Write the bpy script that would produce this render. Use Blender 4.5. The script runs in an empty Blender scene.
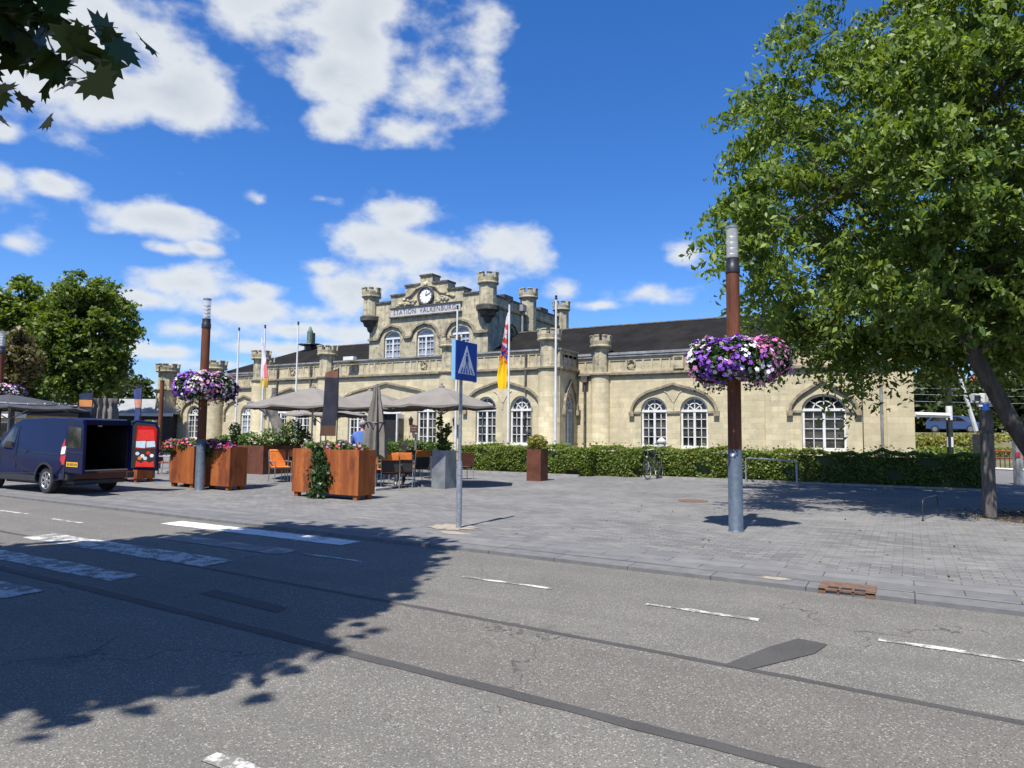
import bpy, bmesh, math, random
import numpy as np
from mathutils import Vector, Matrix, Euler
random.seed(7); RNG = np.random.default_rng(7)
S = bpy.context.scene
COL = S.collection
R = math.radians
PI = math.pi

# ------------------------------------------------------------------ camera
F_PX = 690.0; PITCH = R(4.155); ROLL = R(.575); YAW = R(29.9); EYE = 1.58
Rz = Matrix.Rotation(YAW, 3, 'Z')
FW = Rz @ Vector((0, math.cos(PITCH), math.sin(PITCH)))
UP0 = Rz @ Vector((0, -math.sin(PITCH), math.cos(PITCH)))
RI0 = Rz @ Vector((1, 0, 0))
RI = RI0 * math.cos(ROLL) + UP0 * math.sin(ROLL)
UP = UP0 * math.cos(ROLL) - RI0 * math.sin(ROLL)
CAMP = Vector((0, 0, EYE))
cd = bpy.data.cameras.new('camera'); cam = bpy.data.objects.new('camera', cd); COL.objects.link(cam)
cam.matrix_world = Matrix(((RI.x, UP.x, -FW.x, 0), (RI.y, UP.y, -FW.y, 0), (RI.z, UP.z, -FW.z, EYE), (0, 0, 0, 1)))
cd.sensor_width = 36; cd.lens = F_PX / 1024 * 36; cd.clip_end = 5000; cd.clip_start = .05
S.camera = cam

def ray(x, y): return FW + RI * ((x - 512) / F_PX) - UP * ((y - 384) / F_PX)
def on_z(x, y, z=0.0):
    d = ray(x, y); return CAMP + d * ((z - EYE) / d.z)
def on_v(x, y, v):
    d = ray(x, y); return CAMP + d * (v / d.y)
def at(x, y, depth):
    d = ray(x, y); return CAMP + d * depth

# ------------------------------------------------------------------ materials
def mat(name, col, rough=.6, col2=None, scale=6, detail=4, lo=.4, hi=.6, bump=0, bscale=40, metal=0, spec=.5, stretch=None, coat=0, sheen=0):
    m = bpy.data.materials.new(name); m.use_nodes = True
    nt = m.node_tree; N = nt.nodes; L = nt.links
    b = N['Principled BSDF']
    b.inputs['Base Color'].default_value = (*col, 1); b.inputs['Roughness'].default_value = rough
    b.inputs['Metallic'].default_value = metal; b.inputs['Specular IOR Level'].default_value = spec
    if coat: b.inputs['Coat Weight'].default_value = coat; b.inputs['Coat Roughness'].default_value = .05
    g = None
    if col2 or bump:
        g = N.new('ShaderNodeNewGeometry'); src = g.outputs['Position']
        if stretch:
            mp = N.new('ShaderNodeMapping'); mp.inputs['Scale'].default_value = stretch
            L.new(src, mp.inputs['Vector']); src = mp.outputs['Vector']
    if col2:
        n = N.new('ShaderNodeTexNoise'); n.inputs['Scale'].default_value = scale; n.inputs['Detail'].default_value = detail
        L.new(src, n.inputs['Vector'])
        r = N.new('ShaderNodeMapRange'); r.inputs[1].default_value = lo; r.inputs[2].default_value = hi
        L.new(n.outputs['Fac'], r.inputs[0])
        x = N.new('ShaderNodeMix'); x.data_type = 'RGBA'
        x.inputs[6].default_value = (*col, 1); x.inputs[7].default_value = (*col2, 1)
        L.new(r.outputs[0], x.inputs[0]); L.new(x.outputs[2], b.inputs['Base Color'])
    if bump:
        n2 = N.new('ShaderNodeTexNoise'); n2.inputs['Scale'].default_value = bscale; n2.inputs['Detail'].default_value = 5
        L.new(src, n2.inputs['Vector'])
        bp = N.new('ShaderNodeBump'); bp.inputs['Strength'].default_value = bump; bp.inputs['Distance'].default_value = .02
        L.new(n2.outputs['Fac'], bp.inputs['Height']); L.new(bp.outputs['Normal'], b.inputs['Normal'])
    return m

def leaf_mat(name, c1, c2, trans=.35, rough=.45, dead=None, spec=.4):
    m = bpy.data.materials.new(name); m.use_nodes = True
    nt = m.node_tree; N = nt.nodes; L = nt.links
    out = N['Material Output']; b = N['Principled BSDF']
    g = N.new('ShaderNodeNewGeometry')
    r = N.new('ShaderNodeValToRGB'); e = r.color_ramp.elements
    e[0].color = (*c1, 1); e[1].color = (*c2, 1)
    if dead:
        k = e.new(.93); k.color = (*c2, 1); e[-1].color = (*dead, 1)
    L.new(g.outputs['Random Per Island'], r.inputs[0])
    L.new(r.outputs[0], b.inputs['Base Color']); b.inputs['Roughness'].default_value = rough
    b.inputs['Specular IOR Level'].default_value = spec
    t = N.new('ShaderNodeBsdfTranslucent')
    hs = N.new('ShaderNodeHueSaturation'); hs.inputs['Hue'].default_value = .485; hs.inputs['Saturation'].default_value = 1.15; hs.inputs['Value'].default_value = 1.6
    L.new(r.outputs[0], hs.inputs['Color']); L.new(hs.outputs[0], t.inputs['Color'])
    mx = N.new('ShaderNodeMixShader'); mx.inputs[0].default_value = trans
    L.new(b.outputs[0], mx.inputs[1]); L.new(t.outputs[0], mx.inputs[2]); L.new(mx.outputs[0], out.inputs['Surface'])
    return m

class NT:
    """tiny node-graph helper"""
    def __init__(s, name):
        s.m = bpy.data.materials.new(name); s.m.use_nodes = True
        s.N = s.m.node_tree.nodes; s.L = s.m.node_tree.links; s.b = s.N['Principled BSDF']
        s.pos = s.N.new('ShaderNodeNewGeometry').outputs['Position']
    def put(s, sock, v):
        if hasattr(v, 'is_output'): s.L.new(v, sock)
        elif isinstance(v, (tuple, list)) and len(v) == 3 and sock.type == 'RGBA': sock.default_value = (*v, 1)
        else: sock.default_value = v
    def noise(s, scale, detail=4, rough=.55, vec=None, dist=0):
        n = s.N.new('ShaderNodeTexNoise'); n.inputs['Scale'].default_value = scale; n.inputs['Detail'].default_value = detail
        n.inputs['Roughness'].default_value = rough; n.inputs['Distortion'].default_value = dist
        s.L.new(vec or s.pos, n.inputs['Vector']); return n.outputs['Fac']
    def voro(s, scale, vec=None, out='Color'):
        n = s.N.new('ShaderNodeTexVoronoi'); n.inputs['Scale'].default_value = scale
        s.L.new(vec or s.pos, n.inputs['Vector']); return n.outputs[out]
    def rng(s, v, a, b, c=0., d=1.):
        n = s.N.new('ShaderNodeMapRange'); s.put(n.inputs[0], v)
        for i, q in enumerate((a, b, c, d)): n.inputs[i + 1].default_value = q
        return n.outputs[0]
    def mix(s, f, a, b, mode='MIX'):
        n = s.N.new('ShaderNodeMix'); n.data_type = 'RGBA'; n.blend_type = mode
        s.put(n.inputs[0], f); s.put(n.inputs[6], a); s.put(n.inputs[7], b); return n.outputs[2]
    def math(s, op, a, b=0., c=0.):
        n = s.N.new('ShaderNodeMath'); n.operation = op
        for i, q in enumerate((a, b, c)): s.put(n.inputs[i], q)
        return n.outputs[0]
    def sep(s, v=None):
        n = s.N.new('ShaderNodeSeparateXYZ'); s.L.new(v or s.pos, n.inputs[0]); return n.outputs
    def comb(s, x, y, z):
        n = s.N.new('ShaderNodeCombineXYZ')
        for i, q in enumerate((x, y, z)): s.put(n.inputs[i], q)
        return n.outputs[0]
    def brick(s, vec, w, h, mortar, c1, c2, cm, off=.5, bias=0):
        n = s.N.new('ShaderNodeTexBrick'); s.L.new(vec, n.inputs['Vector']); n.offset = off
        n.inputs['Scale'].default_value = 1; n.inputs['Brick Width'].default_value = w; n.inputs['Row Height'].default_value = h
        n.inputs['Mortar Size'].default_value = mortar; n.inputs['Mortar Smooth'].default_value = .2; n.inputs['Bias'].default_value = bias
        for k, c in (('Color1', c1), ('Color2', c2), ('Mortar', cm)): n.inputs[k].default_value = (*c, 1)
        return n.outputs
    def bump(s, h, st=.5, dist=.01):
        n = s.N.new('ShaderNodeBump'); n.inputs['Strength'].default_value = st; n.inputs['Distance'].default_value = dist
        s.L.new(h, n.inputs['Height']); s.L.new(n.outputs[0], s.b.inputs['Normal'])
    def done(s, col, rough=.8, spec=.3):
        s.put(s.b.inputs['Base Color'], col); s.put(s.b.inputs['Roughness'], rough); s.b.inputs['Specular IOR Level'].default_value = spec
        return s.m

def stone(name, base, dark, weather, grey):
    t = NT(name); x, y, z = t.sep()
    v = t.comb(t.math('ADD', x, y), z, 0.)
    br = t.brick(v, .58, .24, .006, tuple(c * 1.06 for c in base), tuple(c * .80 for c in base), tuple(c * .74 for c in base))
    c = br['Color']
    n1 = t.noise(1.1, 6, .62); n2 = t.noise(3.2, 7, .68)
    vs = t.comb(t.math('MULTIPLY', t.math('ADD', x, y), 3.), t.math('MULTIPLY', z, .45), 0.)
    n3 = t.noise(1.0, 5, .6, vs)
    c = t.mix(t.rng(n1, .42, .66, 0, .7), c, tuple(b * .78 for b in base))
    c = t.mix(t.rng(n3, .48, .70, 0, weather), c, grey)
    c = t.mix(t.rng(n2, .50, .72, 0, weather), c, dark)
    vo = t.N.new('ShaderNodeTexWhiteNoise')
    t.bump(t.math('ADD', t.math('MULTIPLY', br['Fac'], -.6), n2), .35, .02)
    return t.done(c, .9, .2)

M = {}
M['stone'] = stone('limestone', (.59, .515, .335), (.27, .235, .16), .46, (.36, .325, .24))
M['stone_p'] = stone('parapet_limestone', (.545, .475, .315), (.19, .165, .115), .8, (.29, .265, .205))
M['stone_w'] = stone('weathered_limestone', (.54, .475, .315), (.11, .10, .072), 1.0, (.23, .215, .17))
M['stone_d'] = mat('shadow_toned_moulding_stone', (.17, .145, .10), .9, (.33, .28, .19), 5, 6, .35, .65, bump=.4, bscale=30)  # pale mouldings darkened: their shadow edges are put into the stone colour
M['stone_k'] = mat('blackened_stone', (.05, .048, .045), .9, (.12, .11, .09), 4, 6, .4, .65, bump=.4, bscale=30)
M['lead'] = mat('zinc_gutter', (.34, .34, .33), .5, (.22, .22, .21), 3, metal=.3)
t = NT('bitumen_roof'); x, y, z = t.sep()
line = t.math('LESS_THAN', t.math('FRACT', t.math('MULTIPLY', x, .9)), .035)
n = t.noise(.9, 6, .6)
c = t.mix(t.rng(n, .35, .7), (.012, .0115, .011), (.023, .0215, .020)); c = t.mix(line, c, (.016, .016, .018))
t.bump(t.noise(25, 4), .3, .01); M['roof'] = t.done(c, .95, .08)
M['white'] = mat('white_paint', (.70, .70, .68), .5, (.60, .60, .57), 3)
M['glass'] = mat('window_glass', (.010, .011, .012), .07, (.075, .072, .066), 1.6, spec=.5)
M['curtain_glass'] = mat('curtained_window_glass', (.30, .34, .40), .12, (.16, .19, .24), 1.5, spec=.5)
M['black'] = mat('black_metal', (.015, .015, .016), .4, (.025, .025, .026), 8)
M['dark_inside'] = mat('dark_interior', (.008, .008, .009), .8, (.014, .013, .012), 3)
M['name_board'] = mat('grey_name_board', (.42, .41, .40), .7, (.52, .50, .48), 4)
M['lettering'] = mat('dark_lettering', (.10, .10, .105), .7, (.13, .13, .13), 10)
M['clock_white'] = mat('white_clock_face', (.8, .8, .78), .4, (.76, .76, .75), 5)
M['copper'] = mat('verdigris_copper', (.13, .22, .16), .7, (.08, .12, .09), 6)
# corten: vertical streaks
t = NT('corten_steel'); x, y, z = t.sep()
vs = t.comb(t.math('MULTIPLY', t.math('ADD', x, y), 2.6), t.math('MULTIPLY', z, .25), 0.)
n1 = t.noise(1.3, 5, .6, vs); n2 = t.noise(9, 5, .6)
n3 = t.noise(2.2, 6, .65, t.comb(t.math('MULTIPLY', t.math('ADD', x, y), 1.6), t.math('MULTIPLY', z, .5), 3.))
c = t.mix(t.rng(n1, .40, .60), (.21, .056, .018), (.37, .115, .028))
c = t.mix(t.rng(n3, .52, .64, 0, .85), c, (.13, .036, .018)); c = t.mix(t.rng(n2, .5, .7, 0, .6), c, (.20, .055, .017))
t.bump(n2, .2, .01); M['corten'] = t.done(c, .75, .25)
t = NT('brown_corten_steel'); n1 = t.noise(3, 5, .6)
M['corten_b'] = t.done(t.mix(t.rng(n1, .35, .7), (.085, .030, .018), (.15, .055, .03)), .7, .3)
t = NT('rusted_lamp_steel'); x, y, z = t.sep()
vs = t.comb(t.math('MULTIPLY', x, 8.), t.math('MULTIPLY', y, 8.), t.math('MULTIPLY', z, .9)); n1 = t.noise(1.2, 5, .65, vs)
M['rust'] = t.done(t.mix(t.rng(n1, .35, .7), (.085, .030, .015), (.21, .078, .038)), .75, .25)
M['blue_steel'] = mat('blue_grey_painted_steel', (.062, .085, .115), .5, (.085, .11, .14), 12, bump=.15, bscale=60)
M['galv'] = mat('galvanised_steel', (.36, .38, .40), .42, (.27, .285, .30), 20, metal=.55)
M['zinc'] = mat('zinc_sheet', (.22, .235, .25), .5, (.31, .325, .34), 3, 5, metal=.5)
M['lantern'] = bpy.data.materials.new('clear_lantern_glass'); M['lantern'].use_nodes = True
_b = M['lantern'].node_tree.nodes['Principled BSDF']; _b.inputs['Base Color'].default_value = (.85, .87, .88, 1); _b.inputs['Roughness'].default_value = .12
_b.inputs['Alpha'].default_value = .32
M['soil'] = mat('potting_soil', (.03, .022, .015), .95, (.05, .035, .025), 20, bump=.6)
M['bark'] = mat('tree_bark', (.042, .034, .027), .9, (.078, .064, .05), 9, 5, stretch=(1, 1, .3), bump=.8, bscale=25)
M['old_bark'] = mat('weathered_grey_bark', (.17, .155, .135), .9, (.09, .08, .07), 7, 6, bump=.9, bscale=18)
M['wood_post'] = mat('weathered_wood_post', (.13, .115, .10), .9, (.075, .065, .055), 6, 5, stretch=(4, 4, .6), bump=.5)
M['taupe'] = mat('taupe_canvas', (.205, .185, .16), .9, (.18, .162, .14), 2, bump=.15, bscale=120)
M['taupe_d'] = mat('grey_brown_canvas', (.20, .18, .155), .9, (.155, .14, .12), 3, bump=.15)
M['canvas_k'] = mat('charcoal_canvas', (.035, .035, .04), .8, (.05, .05, .055), 3)
M['orange'] = mat('orange_cushion', (.70, .21, .035), .8, (.60, .165, .025), 8, bump=.2)
M['brown_weave'] = mat('brown_wicker', (.12, .035, .018), .7, (.18, .06, .03), 30, bump=.3)
M['dark_weave'] = mat('dark_wicker', (.02, .019, .02), .65, (.035, .033, .034), 40, bump=.3)
M['alu'] = mat('brushed_aluminium', (.42, .42, .42), .35, (.36, .36, .36), 10, metal=.7)
M['tabletop'] = mat('dark_table_top', (.05, .04, .035), .4, (.07, .055, .045), 5)
M['sign_blue'] = mat('sign_blue', (.008, .055, .30), .35, (.010, .06, .32), 4)
M['sign_edge'] = mat('pale_blue_sign_edge', (.22, .42, .66), .4, (.2, .4, .62), 4)
M['sign_white'] = mat('sign_white', (.66, .70, .74), .35, (.62, .66, .70), 6)
M['concrete'] = mat('concrete', (.30, .29, .27), .9, (.23, .22, .205), 5, bump=.3)
M['iron_rust'] = mat('rusty_cast_iron', (.115, .062, .038), .85, (.165, .095, .06), 14, 5, bump=.5)
M['skin'] = mat('skin', (.52, .32, .23), .55, (.48, .28, .2), 10)
M['hair_grey'] = mat('grey_hair', (.32, .29, .26), .7, (.24, .22, .2), 30)
M['hair_blond'] = mat('fair_hair', (.62, .48, .30), .7, (.52, .38, .22), 30)
M['shirt_blue'] = mat('blue_shirt', (.075, .15, .40), .8, (.06, .125, .35), 8)
M['shirt_dark'] = mat('dark_jumper', (.03, .03, .035), .85, (.04, .04, .045), 8)
M['trouser'] = mat('dark_trousers', (.035, .038, .05), .85, (.03, .03, .04), 8)
# greens
M['leaf_plane'] = leaf_mat('plane_leaf', (.030, .055, .011), (.06, .10, .020), .06)
M['leaf_zelk'] = leaf_mat('zelkova_leaf', (.062, .115, .020), (.20, .275, .050), .36, .5, spec=.4)
M['leaf_bg'] = leaf_mat('broadleaf_green', (.055, .098, .016), (.15, .205, .032), .36)
M['leaf_brown'] = leaf_mat('bronze_leaf', (.085, .08, .025), (.17, .14, .05), .3)
M['leaf_far'] = leaf_mat('dark_wood_leaf', (.035, .055, .016), (.08, .11, .028), .3)
M['leaf_hedge'] = leaf_mat('hornbeam_hedge_leaf', (.075, .13, .020), (.22, .28, .055), .35, .5, dead=(.26, .17, .06))
M['leaf_box'] = leaf_mat('fresh_plant_leaf', (.05, .10, .018), (.13, .20, .04), .35)
M['leaf_dark'] = leaf_mat('ivy_leaf', (.018, .045, .012), (.05, .095, .024), .2)
M['leaf_yel'] = leaf_mat('yellow_green_leaf', (.16, .18, .04), (.32, .30, .07), .35)
M['leaf_lit'] = leaf_mat('leaf_litter', (.16, .11, .05), (.28, .22, .12), .1)
for k, c in dict(purple=(.28, .08, .56), white=(.80, .79, .78), pink=(.72, .22, .46), magenta=(.50, .02, .20), red=(.58, .035, .03), lilac=(.40, .22, .55), orange_fl=(.7, .2, .03)).items():
    M['fl_' + k] = leaf_mat(k + '_petal', tuple(q * .8 for q in c), c, .25, .6)

# ------------------------------------------------------------------ mesh builder
class MB:
    def __init__(s): s.v = []; s.f = []
    def add(s, vs, fs):
        o = len(s.v); s.v += [tuple(p) for p in vs]; s.f += [tuple(i + o for i in f) for f in fs]; return s
    def box(s, x0, x1, y0, y1, z0, z1):
        return s.add([(x0, y0, z0), (x1, y0, z0), (x1, y1, z0), (x0, y1, z0), (x0, y0, z1), (x1, y0, z1), (x1, y1, z1), (x0, y1, z1)],
                     [(0, 3, 2, 1), (4, 5, 6, 7), (0, 1, 5, 4), (1, 2, 6, 5), (2, 3, 7, 6), (3, 0, 4, 7)])
    def cbox(s, c, sx, sy, sz, rz=0, ry=0, rx=0):
        m = Euler((rx, ry, rz)).to_matrix(); c = Vector(c)
        P = [c + m @ Vector((a * sx / 2, b * sy / 2, d * sz / 2)) for d in (-1, 1) for a, b in ((-1, -1), (1, -1), (1, 1), (-1, 1))]
        return s.add(P, [(0, 3, 2, 1), (4, 5, 6, 7), (0, 1, 5, 4), (1, 2, 6, 5), (2, 3, 7, 6), (3, 0, 4, 7)])
    def lathe(s, c, prof, n=16, a0=0):
        """prof: list of (r, z) from bottom to top, closed with caps"""
        vs = []; fs = []
        for r, z in prof:
            for k in range(n):
                a = a0 + 2 * PI * k / n; vs.append((c[0] + r * math.cos(a), c[1] + r * math.sin(a), c[2] + z))
        for i in range(len(prof) - 1):
            for k in range(n):
                q = (k + 1) % n; fs.append((i * n + k, i * n + q, (i + 1) * n + q, (i + 1) * n + k))
        fs.append(tuple(range(n))[::-1]); fs.append(tuple(range((len(prof) - 1) * n, len(prof) * n)))
        return s.add(vs, fs)
    def cyl(s, c, r, z0, z1, n=16, r2=None): return s.lathe((c[0], c[1], 0), [(r, z0), (r if r2 is None else r2, z1)], n)
    def tube(s, pts, r, n=8, r2=None, caps=True):
        pts = [Vector(p) for p in pts]; m = len(pts); vs = []; fs = []
        up = Vector((0, 0, 1)); side = None
        for i, p in enumerate(pts):
            d = (pts[min(i + 1, m - 1)] - pts[max(i - 1, 0)])
            d = d.normalized() if d.length > 1e-9 else Vector((0, 0, 1))
            if side is None:
                side = d.cross(up if abs(d.z) < .9 else Vector((1, 0, 0))).normalized()
            else:
                side = (side - d * side.dot(d)); side = side.normalized() if side.length > 1e-6 else d.orthogonal().normalized()
            o = d.cross(side)
            rr = r if not isinstance(r, (list, tuple)) else r[i]
            if r2 is not None: rr = r + (r2 - r) * i / (m - 1)
            for k in range(n):
                a = 2 * PI * k / n; vs.append(p + side * (rr * math.cos(a)) + o * (rr * math.sin(a)))
        for i in range(m - 1):
            for k in range(n):
                q = (k + 1) % n; fs.append((i * n + k, (i + 1) * n + k, (i + 1) * n + q, i * n + q))
        if caps: fs.append(tuple(range(n))); fs.append(tuple(range((m - 1) * n, m * n))[::-1])
        return s.add(vs, fs)
    def strip(s, pts, w, d, nrm=(0, -1, 0)):
        """rectangular moulding of width w swept along a path lying in the wall plane, standing proud by d along nrm"""
        pts = [Vector(p) for p in pts]; nrm = Vector(nrm); vs = []; fs = []; m = len(pts)
        for i, p in enumerate(pts):
            t_ = (pts[min(i + 1, m - 1)] - pts[max(i - 1, 0)]).normalized(); o = nrm.cross(t_).normalized()
            vs += [p - o * w / 2, p + o * w / 2, p + o * w / 2 + nrm * d, p - o * w / 2 + nrm * d]
        for i in range(m - 1):
            a = i * 4; b = a + 4
            for k in range(4):
                q = (k + 1) % 4; fs.append((a + k, a + q, b + q, b + k))
        fs += [(3, 2, 1, 0), (m * 4 - 4, m * 4 - 3, m * 4 - 2, m * 4 - 1)]
        return s.add(vs, fs)
    def prism(s, poly, d):
        """closed polygon (3-D points) pushed along vector d"""
        poly = [Vector(p) for p in poly]; d = Vector(d); n = len(poly)
        vs = poly + [p + d for p in poly]
        fs = [tuple(range(n))[::-1], tuple(range(n, 2 * n))] + [(k, (k + 1) % n, (k + 1) % n + n, k + n) for k in range(n)]
        return s.add(vs, fs)
    def sphere(s, c, rx, ry=None, rz=None, n=12, m=8):
        ry = rx if ry is None else ry; rz = rx if rz is None else rz; vs = []; fs = []
        for i in range(m + 1):
            t_ = PI * i / m
            for k in range(n):
                a = 2 * PI * k / n; vs.append((c[0] + rx * math.sin(t_) * math.cos(a), c[1] + ry * math.sin(t_) * math.sin(a), c[2] - rz * math.cos(t_)))
        for i in range(m):
            for k in range(n):
                q = (k + 1) % n; fs.append((i * n + k, i * n + q, (i + 1) * n + q, (i + 1) * n + k))
        return s.add(vs, fs)
    def torus(s, c, R_, r, axis='y', n=28, m=8):
        vs = []; fs = []
        for i in range(n):
            a = 2 * PI * i / n
            for k in range(m):
                b = 2 * PI * k / m; rr = R_ + r * math.cos(b); h = r * math.sin(b)
                p = {'y': (rr * math.cos(a), h, rr * math.sin(a)), 'z': (rr * math.cos(a), rr * math.sin(a), h), 'x': (h, rr * math.cos(a), rr * math.sin(a))}[axis]
                vs.append((c[0] + p[0], c[1] + p[1], c[2] + p[2]))
        for i in range(n):
            for k in range(m):
                fs.append((i * m + k, ((i + 1) % n) * m + k, ((i + 1) % n) * m + (k + 1) % m, i * m + (k + 1) % m))
        return s.add(vs, fs)
    def build(s, name, m, parent=None, local=False, smooth=False, bevel=0, fix=True):
        me = bpy.data.meshes.new(name); off = Vector((0, 0, 0))
        if parent is not None and not local:
            o = parent
            while o is not None: off = off + o.location; o = o.parent
        me.from_pydata([(x - off.x, y - off.y, z - off.z) for x, y, z in s.v], [], s.f)
        if fix:
            bm = bmesh.new(); bm.from_mesh(me)
            bmesh.ops.recalc_face_normals(bm, faces=bm.faces)
            if bevel:
                bmesh.ops.remove_doubles(bm, verts=bm.verts, dist=1e-5)
                bmesh.ops.bevel(bm, geom=[e for e in bm.edges if len(e.link_faces) == 2 and e.calc_face_angle(0) > .5], offset=bevel, segments=2, affect='EDGES', profile=.6)
            bm.to_mesh(me); bm.free()
        if smooth:
            me.shade_smooth()
            try: me.set_sharp_from_angle(angle=R(40))
            except Exception: pass
        me.materials.append(M[m] if isinstance(m, str) else m)
        o = bpy.data.objects.new(name, me); COL.objects.link(o)
        if parent is not None: o.parent = parent
        return o

def tag(o, label=None, cat=None, group=None, kind=None):
    if label: o['label'] = label
    if cat: o['category'] = cat
    if group: o['group'] = group
    if kind: o['kind'] = kind
    return o
def empty(name, loc, label, cat, group=None, rz=0):
    o = bpy.data.objects.new(name, None); COL.objects.link(o); o.location = loc; o.rotation_euler = (0, 0, rz); o.empty_display_size = .2
    return tag(o, label, cat, group)
def copy_tree(o, parent=None):
    c = o.copy(); COL.objects.link(c); c.parent = parent
    for ch in o.children: copy_tree(ch, c)
    return c
def struct(o): return tag(o, kind='structure')

def raw_mesh(name, V, Fq, m, parent=None, k=4):
    """numpy quads -> object; V world coords (n*k,3)"""
    V = np.asarray(V, dtype=np.float32).reshape(-1, 3).copy()
    if parent is not None:
        o = parent; off = Vector((0, 0, 0))
        while o is not None: off = off + o.location; o = o.parent
        V -= np.array(off, dtype=np.float32)
    nf = len(V) // k
    me = bpy.data.meshes.new(name); me.vertices.add(len(V)); me.vertices.foreach_set('co', V.ravel())
    me.loops.add(nf * k); me.loops.foreach_set('vertex_index', np.arange(nf * k, dtype=np.int32))
    me.polygons.add(nf); me.polygons.foreach_set('loop_start', np.arange(0, nf * k, k, dtype=np.int32))
    me.polygons.foreach_set('loop_total', np.full(nf, k, dtype=np.int32))
    me.update(calc_edges=True)
    me.materials.append(M[m] if isinstance(m, str) else m)
    o = bpy.data.objects.new(name, me); COL.objects.link(o)
    if parent is not None: o.parent = parent
    return o

def unit(a): return a / np.maximum(np.linalg.norm(a, axis=-1, keepdims=True), 1e-9)
def leaves(P, size, nrm=None, droop=.4, var=.5, asp=.55, spread=1.0):
    """leaf quads at P; leaf planes lean to nrm, axes droop"""
    n = len(P); P = np.asarray(P, float)
    ax = unit(RNG.normal(size=(n, 3)) * [1, 1, .6] + np.array([0, 0, -droop]))
    nn = RNG.normal(size=(n, 3)) * spread + (np.array([0, 0, .8]) if nrm is None else np.asarray(nrm))
    nn = unit(nn - ax * np.sum(nn * ax, axis=1, keepdims=True)); sd = np.cross(ax, nn)
    L_ = (size * (1 + var * RNG.uniform(-1, 1, n)))[:, None]; W = L_ * asp
    b = P - ax * L_ * .5; tip = P + ax * L_ * .5 - nn * L_ * .08
    l = P - sd * W * .5 + nn * W * .16; r = P + sd * W * .5 + nn * W * .16
    return np.stack([b, r, tip, l], axis=1).reshape(-1, 3)
def lobed(P, size, nrm, shape, var=.3):
    """leaf outlines (2-D shape, list of (x,y)) as n-gons"""
    n = len(P); sh = np.array(shape); k = len(sh)
    ax = unit(RNG.normal(size=(n, 3)) * [1, 1, .5] + np.array([0, 0, -.45]))
    nn = unit(RNG.normal(size=(n, 3)) * .6 + np.asarray(nrm)); nn = unit(nn - ax * np.sum(nn * ax, axis=1, keepdims=True)); sd = np.cross(ax, nn)
    L_ = (size * (1 + var * RNG.uniform(-1, 1, n)))[:, None, None]
    bend = (np.abs(sh[:, 0]) * .25)[None, :, None] * nn[:, None, :]
    V = P[:, None, :] + L_ * (sh[None, :, 0, None] * sd[:, None, :] + sh[None, :, 1, None] * ax[:, None, :] - bend)
    return V.reshape(-1, 3), k
PLANE_LEAF = [(0, -.5), (.10, -.30), (.34, -.36), (.30, -.22), (.52, -.10), (.38, -.02), (.50, .18), (.30, .12), (.24, .22), (.26, .36), (.13, .32), (0, .55),
              (-.13, .32), (-.26, .36), (-.24, .22), (-.30, .12), (-.50, .18), (-.38, -.02), (-.52, -.10), (-.30, -.22), (-.34, -.36), (-.10, -.30)]
FIVE = []
for _k in range(10):
    _a = PI * _k / 5; _r = .5 if _k % 2 == 0 else .36
    FIVE.append((_r * math.cos(_a), _r * math.sin(_a)))
def blossoms(P, size, nrm):
    n = len(P); sh = np.array(FIVE)
    nn = unit(np.asarray(nrm) + RNG.normal(size=(n, 3)) * .35)
    t1 = unit(np.cross(nn, RNG.normal(size=(n, 3)))); t2 = np.cross(nn, t1)
    L_ = (size * RNG.uniform(.75, 1.2, n))[:, None, None]
    V = P[:, None, :] + L_ * (sh[None, :, 0, None] * t1[:, None, :] + sh[None, :, 1, None] * t2[:, None, :])
    V = V + (np.arange(10) % 2)[None, :, None] * nn[:, None, :] * L_ * -.08
    return V.reshape(-1, 3)
def ball(n, c, r, shell=.6):
    d = unit(RNG.normal(size=(n, 3))); q = RNG.uniform(shell ** 3, 1, n)[:, None] ** (1 / 3)
    return np.array(c) + d * q * np.array(r), d

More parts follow.
